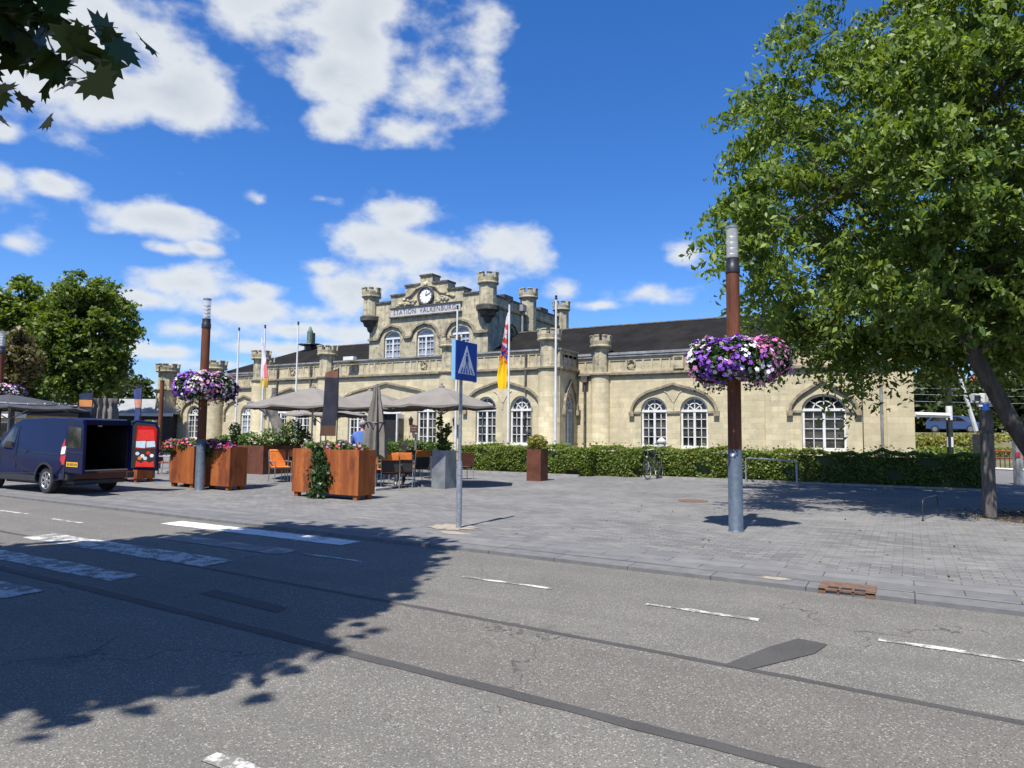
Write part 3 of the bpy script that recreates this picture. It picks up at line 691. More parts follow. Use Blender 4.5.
def battlement(c, r, z0, z1, n=8, par=None, m_='stone_w'):
    b = MB(); h = z1 - z0
    b.lathe((c[0], c[1], z0), [(r * .92, 0), (r * 1.02, h * .10), (r * 1.02, h * .18), (r * .95, h * .22), (r * 1.0, h * .55), (r * .70, h * .555), (r * .70, h * .50)], 24)
    for k in range(n):
        a0 = 2 * PI * (k - .30) / n; a1 = 2 * PI * (k + .30) / n
        P = [(c[0] + rr * math.cos(a), c[1] + rr * math.sin(a), z0 + h * .54) for rr, a in ((r, a0), (r * 1.0, (a0 + a1) / 2), (r, a1), (r * .70, a1), (r * .70, a0))]
        b.prism(P, (0, 0, h * .40))
        P = [(c[0] + rr * math.cos(a), c[1] + rr * math.sin(a), z0 + h * .94) for rr, a in ((r * 1.06, a0), (r * 1.06, (a0 + a1) / 2), (r * 1.06, a1), (r * .66, a1), (r * .66, a0))]
        b.prism(P, (0, 0, h * .08))
    return b.build('battlement', m_, par)
def column(c, r, z1=4.42, zt=5.8, top=6.4, rt=None, n=24, m_='stone', name='column'):
    rt = rt or r * .84
    o = MB().lathe((c[0], c[1], 0), [(r * 1.12, 0), (r * 1.12, .5), (r, .58), (r, z1)], n).build(name, m_, st, smooth=True)
    MB().lathe((c[0], c[1], z1), [(r * 1.0, 0), (r * 1.16, .05), (r * 1.16, .12), (r * 1.02, .17), (rt, .19)], n).build('cornice', 'stone_d', o, smooth=True)
    MB().lathe((c[0], c[1], z1 + .19), [(rt, 0), (rt, zt - z1 - .19)], 8 if n == 24 else n, PI / 8).build('shaft', 'stone_w', o)
    battlement(c, r * 1.12, zt, top, par=o)
    return o
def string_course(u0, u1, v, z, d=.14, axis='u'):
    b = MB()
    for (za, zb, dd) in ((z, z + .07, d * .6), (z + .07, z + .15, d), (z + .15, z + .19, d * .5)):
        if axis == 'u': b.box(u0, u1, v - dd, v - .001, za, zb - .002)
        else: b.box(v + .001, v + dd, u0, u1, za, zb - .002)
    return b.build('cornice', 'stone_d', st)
def parapet(u0, u1, v, z0, z1, axis='u', gutter=True, step=.42):
    b = MB(); T = (lambda a0, a1, d0, d1, za, zb: b.box(a0, a1, v + d0, v + d1, za, zb)) if axis == 'u' else (lambda a0, a1, d0, d1, za, zb: b.box(v - d1, v - d0, a0, a1, za, zb))
    T(u0, u1, .05, .33, z0, z1 - .03); T(u0, u1, .01, .05, z0, z0 + .10); T(u0, u1, .01, .05, z1 - .20, z1 - .032)
    k = max(1, int((u1 - u0) / step)); s_ = (u1 - u0) / k
    for i in range(k + 1):
        a = u0 + i * s_
        if i % 7 == 5: continue
        T(max(u0, a - .035), min(u1, a + .035), .012, .05, z0 + .101, z1 - .201)
    b.build('parapet', 'stone_p', st)
    b = MB(); T = (lambda a0, a1, d0, d1, za, zb: b.box(a0, a1, v + d0, v + d1, za, zb)) if axis == 'u' else (lambda a0, a1, d0, d1, za, zb: b.box(v - d1, v - d0, a0, a1, za, zb))
    T(u0, u1, -.07, .36, z1 - .028, z1 + .05)
    if gutter: T(u0, u1, -.10, .30, z1 + .075, z1 + .19)
    b.build('coping', 'lead', st)
VW, VP, VT, VR = 31.2, 29.2, 32.5, 40.6
# right wing
ops = [(-10.3, 1.25, 1.02, 2.74, .62), (-8.43, 1.25, 1.02, 2.74, .62), (-3.05, 1.68, 1.02, 2.74, .64)]
wall(-14.2, .2, 0, 4.42, VW, ops)
for o in ops: window(*o, VW)
string_course(-14.2, -.95, VW, 4.40); parapet(-14.2, .2, VW, 4.58, 5.36)
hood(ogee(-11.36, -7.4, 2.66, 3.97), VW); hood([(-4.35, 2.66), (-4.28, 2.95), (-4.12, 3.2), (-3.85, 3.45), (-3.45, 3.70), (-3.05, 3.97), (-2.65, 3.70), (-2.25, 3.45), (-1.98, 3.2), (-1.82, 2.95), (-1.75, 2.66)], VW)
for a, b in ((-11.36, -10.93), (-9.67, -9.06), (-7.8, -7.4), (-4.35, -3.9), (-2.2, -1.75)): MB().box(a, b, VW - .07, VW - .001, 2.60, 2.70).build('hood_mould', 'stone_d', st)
MB().strip([(-9.37, VW, 2.8), (-9.37, VW, 3.1), (-9.65, VW, 3.55), (-9.85, VW, 3.68)], .05, .03).strip([(-9.36, VW, 3.1), (-9.10, VW, 3.55), (-8.9, VW, 3.68)], .05, .03).build('tracery', 'stone', st)
column((-12.95, VW - .02), .47)
MB().box(-.75, .2, VW - .10, VW - .001, 0, 4.40).build('pilaster', 'stone', st); MB().box(-.80, .26, VW - .25, VW - .101, 4.46, 4.66).build('cornice', 'stone_d', st)
MB().box(-6.45, -5.35, VW - .05, VW - .001, 0, 4.39).build('pilaster', 'stone', st)
wall(VW, VR, 0, 5.36, .2, [], axis='v')
# porch with its four battlemented piers
PX = [-34.75, -29.15, -20.5, -14.75]
po = [(-18.28, 1.2, 1.06, 2.78, .66), (-16.3, 1.2, 1.06, 2.78, .66), (-33.0, 1.2, 1.06, 2.78, .66), (-31.1, 1.2, 1.06, 2.78, .66),
      (-26.82, 1.25, .85, 2.78, .64), (-21.95, 1.25, .85, 2.78, .64), (-24.4, 1.5, .0, 2.70, .66)]
wall(-34.9, -14.2, 0, 4.64, VP, po)
for o in po[:6]: window(*o, VP)
string_course(-34.9, -14.2, VP, 4.62); parapet(-34.9, -14.2, VP, 4.81, 5.62, gutter=False)
for a, b in ((-19.5, -15.15), (-34.2, -29.85)): hood(ogee(a, b, 2.75, 4.22), VP)
hood(ogee(-28.3, -21.0, 2.75, 4.30), VP)
for p in PX: column((p, VP - .02), .52, 4.64, 6.0, 6.56, n=10)
for uc in (-17.3, -32.05): MB().strip([(uc, VP, 2.8), (uc, VP, 3.1), (uc - .28, VP, 3.55), (uc - .5, VP, 3.7)], .05, .03).strip([(uc, VP, 3.1), (uc + .28, VP, 3.55), (uc + .5, VP, 3.7)], .05, .03).build('tracery', 'stone', st)
wall(VP, VW, 0, 4.64, -14.2, [(30.35, .95, 1.06, 2.78, .8)], axis='v'); window(30.35, .95, 1.06, 2.78, .8, -14.2, axis='v', pane='curtain_glass')
string_course(VP, VW, -14.2, 4.62, axis='v'); parapet(VP, VW, -14.2, 4.81, 5.62, axis='v', gutter=False)
hood([(29.62, 2.75), (29.70, 3.2), (29.9, 3.65), (30.35, 4.2), (30.8, 3.65), (31.0, 3.2), (31.08, 2.75)], -14.2, axis='v')
MB().box(-34.9, -14.25, VP + .3, VT + .5, 5.30, 5.44).build('roof', 'roof', st)
dd = empty('tmp', (0, 0, 0), None, None); bpy.data.objects.remove(dd)
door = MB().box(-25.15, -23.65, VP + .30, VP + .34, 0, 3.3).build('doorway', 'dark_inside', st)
f = MB()
for a, b in ((-25.15, -25.03), (-23.77, -23.65)): f.box(a, b, VP + .12, VP + .22, 0, 2.7)
f.box(-25.15, -23.65, VP + .12, VP + .22, 2.62, 2.74); f.build('door_frame', 'white', door)
lf = MB().cbox((-23.45, VP - .28, 1.3), .06, .65, 2.55, 0).build('door', 'white', st); MB().cbox((-23.415, VP - .28, 1.5), .012, .45, 1.7).build('pane', 'glass', lf)
for (uc) in (-22.75, -15.9, -19.95, -29.7, -25.9):
    wl = MB().lathe((uc - .0, VP - .28, 1.95), [(.03, 0), (.10, .05), (.12, .32), (.16, .34), (.05, .46), (.015, .52)], 6).build('wall_lamp', 'black', st)
    MB().box(uc - .02, uc + .02, VP - .28, VP - .001, 2.0, 2.03).build('bracket', 'black', wl)
for q_ in ((-22.2, VP - .02, 5.2), (-27.0, VP - .02, 5.2), (-17.3, VP - .02, 5.2), (-32.0, VP - .02, 5.2), (-11.4, VW - .02, 4.97)): MB().torus(q_, .19, .03).build('medallion', 'stone_d', st)
MB().box(-9.35, -8.85, VW - .12, VW + .02, 4.66, 5.24).build('relief_block', 'stone_w', st); MB().box(-9.28, -8.92, VW - .14, VW - .121, 5.08, 5.2).build('relief_block', 'stone_k', st)
# left wing
lo = [(-43.95, 1.45, 1.02, 2.74, .64), (-38.4, 1.2, 1.02, 2.74, .62), (-39.95, .0001, 1.1, 2.7, .0001)]
wall(-47.3, -34.9, 0, 4.42, VW, lo[:2])
window(*lo[0], VW); window(*lo[1], VW, pane='curtain_glass')
string_course(-47.3, -34.9, VW, 4.40); parapet(-47.3, -34.9, VW, 4.58, 5.36)
hood(ogee(-45.25, -42.65, 2.66, 3.85), VW); hood(ogee(-40.6, -36.6, 2.66, 3.97), VW)
for c_ in (-41.5, -46.75): column((c_, VW - .25), .72, rt=.62)
column((-36.6, VW - .02), .47)
wall(VW, VR, 0, 5.36, -47.3, [], axis='v'); MB().box(-47.3, .2, VR, VR + .3, 0, 5.3).build('wall', 'stone', st)
# roofs (hipped at both outer ends)
RZ, RV = 7.65, 35.9
def hip(u0, u1, h0, h1):
    b = MB(); e = 5.44
    P = [(u0, VW + .1, e), (u1, VW + .1, e), (u1, VR + .2, e), (u0, VR + .2, e), (u0 + h0, RV, RZ), (u1 - h1, RV, RZ)]
    b.add(P, [(0, 1, 5, 4), (2, 3, 4, 5), (1, 2, 5), (3, 0, 4), (3, 2, 1, 0)]); r_ = b.build('roof', 'roof', st)
    MB().tube([P[4], P[5]], .07, 6).build('ridge', 'stone_k', r_)
hip(-20.3, .15, 0.001, 4.4); hip(-42.6, -29.0, 4.8, .001); MB().box(-47.25, -42.65, VW + .34, VR, 5.1, 5.2).build('roof', 'roof', st)
# copper vent and roof details
vp_ = on_v(311, 340, RV); vent = MB().lathe((vp_.x, RV, RZ - .2), [(.45, 0), (.45, .35), (.9, .42), (.85, .5), (.30, .55)], 8).build('roof_vent', 'black', st)
MB().lathe((vp_.x - .1, RV, RZ + .3), [(.22, 0), (.22, .9), (.05, 1.3)], 8).build('chimney_pipe', 'copper', vent); MB().lathe((vp_.x + .25, RV, RZ + .3), [(.12, 0), (.12, .8)], 8).build('chimney_pipe', 'black', vent)
# clock tower
TL, TR = -28.95, -20.28
tw = [(UC - 2.5, 1.25, 5.75, 7.35, .42), (UC, 1.25, 5.75, 7.35, .42), (UC + 2.5, 1.25, 5.75, 7.35, .42)]
wall(TL, TR, 4.6, 9.45, VT, tw, 'stone_w')
for o in tw: window(*o, VT, pane='curtain_glass', fan=False, rows=4)
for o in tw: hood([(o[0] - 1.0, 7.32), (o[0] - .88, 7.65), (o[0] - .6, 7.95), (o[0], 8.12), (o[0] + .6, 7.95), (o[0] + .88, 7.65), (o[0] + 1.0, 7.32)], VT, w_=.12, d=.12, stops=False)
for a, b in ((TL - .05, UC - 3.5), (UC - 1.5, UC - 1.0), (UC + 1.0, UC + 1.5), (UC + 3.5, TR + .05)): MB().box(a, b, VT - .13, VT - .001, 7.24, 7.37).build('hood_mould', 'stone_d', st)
wall(VT, VR + 1.6, 4.6, 9.42, TR, [(35.0, 1.15, 5.8, 7.3, .6)], 'stone_w', axis='v'); wall(VT, VR + 1.6, 4.6, 9.42, TL, [], 'stone_w', axis='v')
MB().box(TL, TR, VR + 1.6, VR + 1.9, 4.6, 9.4).build('wall', 'stone_w', st)
MB().prism([(TR - .20, 34.4, 5.8), (TR - .20, 35.6, 5.8), (TR - .20, 35.6, 7.9), (TR - .20, 34.4, 7.9)], (-.05, 0, 0)).build('blind_window', 'lead', st)
hood([(34.15, 7.25), (34.2, 7.6), (34.5, 7.98), (35.0, 8.12), (35.5, 7.98), (35.8, 7.6), (35.85, 7.25)], TR, axis='v', w_=.12, d=.12, stops=False)
MB().box(TR + .001, TR + .12, VT, VR + 1.6, 8.78, 8.90).build('cornice', 'stone_d', st)
# stepped gable
gb = MB()
steps = [(TL + .5, -27.3, 9.57), (-27.3, -26.2, 9.95), (-26.2, -25.08, 10.45), (-25.08, -24.18, 10.95), (-24.18, -23.06, 10.45), (-23.06, -21.95, 9.95), (-21.95, TR - .5, 9.57)]
for a, b, z in steps:
    gb.box(a + .001, b - .001, VT + .002, VT + .75, 9.448, z - .05); MB().box(a - .03, b + .03, VT - .07 - .002 * (z > 9.8), VT + .80, z - .048, z + .06).build('coping', 'stone_k', st)
gb.build('gable', 'stone_w', st)
for a, b, z in ((VT + .8, 34.2, 9.52), (34.2, 35.2, 9.72), (35.2, 36.6, 9.52), (37.8, 38.8, 9.52), (38.8, 39.8, 9.72), (39.8, 41.6, 9.52)): MB().box(TR - .4, TR + .06, a, b - .002, 9.422, z).build('coping', 'stone_k', st)
for a, b, z in ((VT + .8, 36.6, 9.5), (37.8, 41.6, 9.5)): MB().box(TL - .06, TL + .4, a, b - .002, 9.422, z).build('coping', 'stone_k', st)
MB().box(TL + .4, TR - .4, VT + .8, VR + 1.6, 9.0, 9.1).build('roof', 'roof', st)
def turret(c, corbel=True, z0=7.9, z1=9.95, zt=10.55):
    r = .50; b = MB()
    b.lathe((c[0], c[1], 0), [(r, 8.8 if corbel else z0), (r, z1)], 8, PI / 8)
    o = b.build('turret', 'stone_w', st)
    if corbel: MB().lathe((c[0], c[1], 7.75), [(.06, 0), (.20, .12), (.26, .35), (.42, .42), (.50, .66), (.66, .74), (.68, .98), (.60, 1.05)], 16).build('corbel', 'stone_k', o, smooth=True)
    battlement(c, .60, z1, zt, n=7, par=o)
turret((TL + .05, VT + .05)); turret((TR - .05, VT + .05), zt=10.6); turret((TR, 37.2), False); turret((TR, 41.9), False); turret((TL, 37.2), False); turret((TL, 41.9), False)
# name board, carving, clock
nb = MB().box(-27.22, -22.1, VT - .10, VT - .001, 8.60, 9.10).build('name_board', 'name_board', st)
cp = MB(); cp.box(-27.3, -22.02, VT - .16, VT - .002, 9.102, 9.16); cp.box(-27.3, -22.02, VT - .16, VT - .002, 8.52, 8.598); cp.build('board_moulding', 'stone_k', nb)
def text(body, size, loc, rot, m_, parent, ext=.012, name='lettering', align='CENTER', sx=1.0):
    cu = bpy.data.curves.new(name, 'FONT'); cu.body = body; cu.size = size; cu.extrude = ext; cu.align_x = align; cu.align_y = 'CENTER'; cu.space_character = 1.12; cu.resolution_u = 3
    o = bpy.data.objects.new(name, cu); COL.objects.link(o); bpy.context.view_layer.update()
    me = bpy.data.meshes.new_from_object(o.evaluated_get(bpy.context.evaluated_depsgraph_get())); bpy.data.objects.remove(o)
    me.transform(Matrix.Diagonal((sx, 1, 1, 1)))
    me.materials.clear(); me.materials.append(M[m_]); q = bpy.data.objects.new(name, me); COL.objects.link(q); off = Vector((0, 0, 0)); pp = parent
    while pp is not None: off += pp.location; pp = pp.parent
    q.parent = parent; q.location = Vector(loc) - off; q.rotation_euler = rot; return q
for wd_, xa_, xb_ in (('STATION', -26.98, -25.30), ('VALKENBURG', -25.02, -22.42)):
    q_ = text(wd_, .42, (0, VT - .105, 8.845), (R(90), 0, 0), 'lettering', nb, align='LEFT'); xs0 = [v_.co.x for v_ in q_.data.vertices]; k_ = (xb_ - xa_) / (max(xs0) - min(xs0))
    q_.data.transform(Matrix.Translation((-min(xs0), 0, 0))); q_.data.transform(Matrix.Diagonal((k_, 1, 1, 1))); q_.location.x += xa_
sc = MB()
for sgn in (-1, 1):
    sc.strip([(UC + .05 + sgn * .15, VT, 10.35), (UC + .05 + sgn * .7, VT, 10.2), (UC + sgn * 1.1, VT, 9.85), (UC + sgn * 1.5, VT, 9.75)], .10, .12)
    for k in range(16):
        sc.sphere((UC + sgn * random.uniform(.75, 2.1), VT - .02, random.uniform(9.25, 9.62)), random.uniform(.08, .2), .08, random.uniform(.05, .13), 8, 5)
sc.sphere((UC + .05, VT - .04, 10.4), .25, .12, .16, 10, 6); sc.build('carved_relief', 'stone_w', st, smooth=True)
ck = MB().torus((UC + .05, VT - .08, 9.70), .52, .085).build('clock', 'stone_k', st, smooth=True)
MB().prism([(UC + .05 + .46 * math.cos(2 * PI * k / 32), VT - .03, 9.70 + .46 * math.sin(2 * PI * k / 32)) for k in range(32)], (0, -.05, 0)).build('clock_face', 'clock_white', ck)
cx, cz = UC + .05, 9.70
hd = MB().strip([(cx, VT - .081, cz), (cx + .05, VT - .081, cz + .28)], .05, .012).strip([(cx, VT - .095, cz), (cx + .33, VT - .095, cz + .16)], .035, .012)
for k in range(12):
    a = PI * k / 6; hd.strip([(cx + .35 * math.sin(a), VT - .081, cz + .35 * math.cos(a)), (cx + .42 * math.sin(a), VT - .081, cz + .42 * math.cos(a))], .03, .008)
hd.build('clock_hands', 'black', ck)
# drainpipes, fittings
def pipe(u, v, z0, z1, m_='lead', r=.055, head=True):
    b = MB().tube([(u, v, z0), (u, v, z1)], r, 8)
    if head: b.box(u - .16, u + .16, v - .12, v + .12, z1, z1 + .32)
    b.build('drainpipe', m_, st)
pipe(-.92, VW - .12, 0, 4.9); pipe(-1.6, VW - .06, 0, 4.4, 'stone_k', .02, False)
pipe(-13.75, VW - .13, 0, 4.15, 'stone_k'); pipe(-16.0, VP - .08, 3.6, 5.5, 'stone_k', .05, False); pipe(-33.2, VP - .08, 3.6, 5.5, 'stone_k', .05, False); pipe(-30.4, VP - .08, 3.6, 5.5, 'stone_k', .05, False)
b = MB().tube([(TR + .14, 36.2, 9.0), (TR + .14, 36.2, 7.6), (TR + .25, 34.6, 6.6), (TR + .3, 34.2, 6.3)], .07, 8).box(TR + .01, TR + .3, 36.0, 36.45, 9.0, 9.4); b.build('drainpipe', 'lead', st)
fl = MB().cbox((-27.1, VP - .35, 5.72), .75, .28, .2).build('floodlight', 'white', st); MB().box(-27.13, -27.07, VP - .35, VP - .08, 5.5, 5.56).build('bracket', 'black', fl)
# ------------------------------------------------------------------ street lamps with flower rings
def lamp(u, v, label, sticker=False, lean=0):
    o = empty('street_lamp', (u, v, 0), label, 'street lamp', 'rusty street lamps with flower rings')
    c = (u, v)
    lo_ = MB().lathe((u, v, 0), [(.135, 0), (.120, .02), (.118, 1.34), (.112, 1.36)], 20).build('lower_sleeve', 'blue_steel', o, smooth=True)
    if sticker: MB().cbox((u - .02, v - .119, 1.27), .07, .004, .05).build('sticker', 'white', lo_)
    MB().lathe((u, v, 0), [(.113, 1.361), (.111, 4.38)], 20).build('shaft', 'rust', o, smooth=True)
    MB().lathe((u, v, 0), [(.122, 4.381), (.122, 4.50), (.108, 4.52), (.108, 4.64)], 20).build('collar', 'black', o, smooth=True)
    ln = MB().lathe((u, v, 0), [(.100, 4.641), (.100, 5.16)], 20).build('lantern', 'lantern', o, smooth=True)
    b = MB()
    for k in range(4): b.lathe((u, v, 0), [(.03, 4.66 + k * .1), (.09, 4.70 + k * .1), (.085, 4.712 + k * .1), (.03, 4.73 + k * .1)], 14)
    b.build('louvre', 'alu', ln)
    MB().lathe((u, v, 0), [(.108, 5.161), (.108, 5.20), (.05, 5.215)], 20).build('cap', 'alu', o, smooth=True)
    return o
def flower_ring(u, v, label, z=2.86, r=.78, seed=1, mixw=(.28, .48, .24), n=1250, half='mix'):
    g_ = np.random.default_rng(seed)
    o = empty('flower_basket', (u, v, z - .2), label, 'hanging basket', 'flower rings on the lamp posts')
    b = MB().torus((u, v, z - .22), r * .62, .10, 'z', 24, 8)
    for k in range(4): b.tube([(u + .11 * math.cos(k * PI / 2 + .4), v + .11 * math.sin(k * PI / 2 + .4), z - .24), (u + r * .6 * math.cos(k * PI / 2 + .4), v + r * .6 * math.sin(k * PI / 2 + .4), z - .24)], .015, 6)
    b.build('trough', 'black', o)
    def pts(n, out=1.0):
        a = g_.uniform(0, 2 * PI, n); t_ = g_.uniform(-.55 * PI, .75 * PI, n)
        rr = r * .56; q = np.stack([np.cos(t_) * r * .46, np.sin(t_) * .33], 1) * out * g_.uniform(.82, 1.06, n)[:, None]
        lump = 1 + .12 * np.sin(3 * a + seed) + .08 * np.sin(7 * a)
        x = (rr + q[:, 0]) * lump
        P = np.stack([u + x * np.cos(a), v + x * np.sin(a), z + q[:, 1] - np.maximum(0, q[:, 0]) * .12 + .05 * np.sin(5 * a + seed)], 1)
        Nn = np.stack([np.cos(t_) * np.cos(a), np.cos(t_) * np.sin(a), np.sin(t_) + .25], 1); return P, Nn, a
    P, Nn, a = pts(int(n * 4.5), .93); raw_mesh('foliage', leaves(P, np.full(len(P), .09), Nn, .5), None, 'leaf_dark', o)
    # trailing stems
    P2, N2, a2 = pts(220, 1.0); k = a2 > 0; P2[:, 2] = z - .25 - g_.uniform(0, .28, len(P2)); raw_mesh('trailing_leaves', leaves(P2, np.full(len(P2), .06), N2, 1.2), None, 'leaf_dark', o)
    P, Nn, a = pts(n)
    f = np.sin(a * 2 + seed * 1.7) * .5 + .5 + g_.normal(size=n) * .22
    kind = np.where(f < mixw[0], 0, np.where(f < mixw[0] + mixw[1], 1, 2)); kind = np.where(g_.uniform(size=n) < .22, g_.integers(0, 3, n), kind)
    for i, nm in enumerate(('purple', 'white', 'pink')):
        s_ = kind == i
        if s_.any():
            q = raw_mesh(nm + '_blossoms', blossoms(P[s_] + unit(Nn[s_]) * .03, np.full(s_.sum(), .085), Nn[s_]), None, 'fl_' + nm, o, k=10); q['kind'] = 'stuff'
lamp(-2.56, 12.03, 'rusty brown lamp post with blue grey foot, standing in open paving before the right wing', True)
lamp(-16.58, 12.04, 'rusty brown lamp post with a blue grey foot, standing between two orange rust planters')
q3 = at(-1.5, 400, 25.5); lamp(q3.x, q3.y, 'lamp post cut by the left picture edge, beyond the roof of the blue van')
flower_ring(-2.56, 12.03, 'full ring of purple, white and pink petunias round the lamp post in the open paving', seed=1, r=.77)
flower_ring(-16.58, 12.04, 'ring of violet and white petunias round the lamp post between the rust planters', z=2.80, seed=5, r=.76, mixw=(.36, .56, .08))
flower_ring(q3.x, q3.y, 'pale pink and white flower ring above the dark parasol, beyond the blue van', z=2.85, seed=9, r=.80, mixw=(.2, .6, .2))

# ------------------------------------------------------------------ crossing sign
sg = empty('crossing_sign', (-6.6, 9.73, 0), 'blue square pedestrian crossing sign on a slim galvanised post at the kerb', 'traffic sign')
MB().lathe((-6.6, 9.73, 0), [(.050, 0), (.048, 1.08), (.040, 1.12)], 14).build('lower_post', 'galv', sg, smooth=True)
MB().cyl((-6.6, 9.73), .030, 1.121, 3.0, 12).build('post', 'galv', sg, smooth=True)
pn = MB().box(-6.56, -6.495, 9.42, 10.06, 2.48, 3.14).build('sign_panel', 'sign_blue', sg, bevel=.006)
MB().box(-6.575, -6.50, 9.405, 9.419, 2.47, 3.15).box(-6.575, -6.50, 10.061, 10.075, 2.47, 3.15).build('edge', 'sign_edge', pn)
xs_ = -6.4925
def yz(a, b): return (xs_, 9.74 + a, 2.81 + b)       # a: along +y, b: up (metres from the panel's middle)
MB().prism([yz(-.255, -.225), yz(.255, -.225), yz(0, .265)], (.002, 0, 0)).build('triangle', 'sign_white', pn)
pb = MB(); X2 = xs_ + .0035
def yz2(a, b): return (X2, 9.74 + a, 2.81 + b)
for k in range(5):
    a = -.17 + .085 * k; h = .0 if abs(a) > .1 else .02
    pb.prism([yz2(a * 1.05 - .020, -.215), yz2(a * 1.05 + .020, -.215), yz2(a * .72 + .012, -.115), yz2(a * .72 - .012, -.115)], (.002, 0, 0))
pb.prism([yz2(.0 + .022 * math.cos(2 * PI * k / 12), .125 + .026 * math.sin(2 * PI * k / 12)) for k in range(12)], (.002, 0, 0))
pb.prism([yz2(-.03, .09), yz2(.028, .09), yz2(.04, .0), yz2(.02, -.02), yz2(-.02, -.02), yz2(-.04, .0)], (.002, 0, 0))
pb.prism([yz2(-.02, -.018), yz2(.0, -.018), yz2(-.035, -.112), yz2(-.06, -.112)], (.002, 0, 0)); pb.prism([yz2(.0, -.016), yz2(.02, -.016), yz2(.06, -.112), yz2(.035, -.112)], (.002, 0, 0))
pb.build('pictogram', 'sign_blue', pn)
MB().cbox((-6.585, 9.73, 2.65), .06, .10, .05).cbox((-6.585, 9.73, 2.95), .06, .10, .05).build('clamp', 'galv', sg)

# ------------------------------------------------------------------ flagpoles and flags
fp = []
FL = ['westernmost bare white flagpole, before the pale blue window of the left wing', 'white flagpole carrying the limp red and white flag', 'bare white flagpole behind the open left parasol, right of the red and white flag',
      'short seeming white flagpole before the tower window, behind the crossing sign', 'white flagpole carrying the limp yellow, blue and red flag', 'bare white flagpole by the right corner pier of the porch']
for u, lb in zip((-33.65, -31.45, -28.82, -18.3, -15.47, -13.13), FL):
    o = empty('flagpole', (u, 26.6, 0), lb, 'flagpole', 'white flagpoles before the station')
    MB().lathe((u, 26.6, 0), [(.062, 0), (.058, 2), (.040, 7.45)], 12).build('pole', 'white', o, smooth=True)
    MB().lathe((u, 26.6, 7.451), [(.07, 0), (.07, .03), (.03, .05), (.06, .10), (.05, .15), (.01, .17)], 12).build('finial', 'black', o, smooth=True); fp.append(o)
def flag(name, u, v, z0, z1, label, m_, w0, w1, side=1, seed=0):
    """cloth hanging in folds from a pole: a thin closed sheet"""
    g_ = random.Random(seed); rows = 26; cols = 22; th = .012; F_ = []; B_ = []
    for j in range(rows + 1):
        q = j / rows; z = z1 + (z0 - z1) * q; wd = w0 + (w1 - w0) * min(1, q * 1.3) * (1 - .25 * max(0, q - .8) * 5)
        for i in range(cols + 1):
            f = i / cols; x = u + side * (.05 + wd * f) + .03 * math.sin(q * 6 + f * 4 + seed); y = v + .085 * math.sin(f * 15 + q * 2.5 + seed) * (.3 + .7 * q) + .03 * math.sin(q * 9 + seed) - .05
            zz = z - .35 * f * (1 - q) ** .6 * (z1 - z0) * .35
            F_.append((x, y - th, zz)); B_.append((x, y + th, zz))
    b = MB(); n = (rows + 1) * (cols + 1); W_ = cols + 1; fs = []
    for j in range(rows):
        for i in range(cols):
            a = j * W_ + i; fs += [(a, a + W_, a + W_ + 1, a + 1), (n + a, n + a + 1, n + a + W_ + 1, n + a + W_)]
    for i in range(cols): fs += [(i, i + 1, n + i + 1, n + i), (rows * W_ + i + 1, rows * W_ + i, n + rows * W_ + i, n + rows * W_ + i + 1)]
    for j in range(rows): fs += [((j + 1) * W_, j * W_, n + j * W_, n + (j + 1) * W_), (j * W_ + cols, (j + 1) * W_ + cols, n + (j + 1) * W_ + cols, n + j * W_ + cols)]
    b.add(F_ + B_, fs); return tag(b.build(name, m_, smooth=True), label, 'flag')
# banded cloth colours belong to the cloth: white over blue over yellow, with a red lion-like charge
t = NT('provincial_flag_cloth'); x, y, z = t.sep(); nz = t.noise(1.6, 3); zz = t.math('ADD', z, t.math('MULTIPLY', t.math('SUBTRACT', nz, .5), 1.0)); zz = t.math('ADD', zz, t.math('MULTIPLY', t.math('ADD', x, 15.6), 1.2))
c = t.mix(t.math('GREATER_THAN', zz, 5.0), (.78, .50, .015), (.03, .05, .38)); c = t.mix(t.math('GREATER_THAN', zz, 5.5), c, (.74, .66, .70))
rd = t.noise(3.5, 3, .6); zb = t.math('LESS_THAN', t.math('ABSOLUTE', t.math('SUBTRACT', z, 5.6)), .9); c = t.mix(t.math('MULTIPLY', zb, t.math('GREATER_THAN', rd, .53)), c, (.66, .09, .05))
M['flag1'] = t.done(c, .7, .2)
t = NT('city_flag_cloth'); x, y, z = t.sep(); c = t.mix(t.math('GREATER_THAN', t.math('ADD', x, t.math('MULTIPLY', z, -.03)), -31.47), (.70, .69, .74), (.58, .16, .17)); c = t.mix(t.math('LESS_THAN', z, 4.55), c, (.70, .50, .08)); M['flag2'] = t.done(c, .7, .2)
flag('flag', -15.47, 26.6, 3.6, 7.1, 'limp provincial flag, yellow below with blue and red, hanging before the right porch bay', 'flag1', .08, .50, -1, 2)
flag('flag', -31.45, 26.6, 4.05, 6.9, 'limp white and red flag with a yellow hem, hanging above the old tree stump', 'flag2', .10, .62, 1, 5)
bpy.data.objects['flag.001'].location.x = -.22

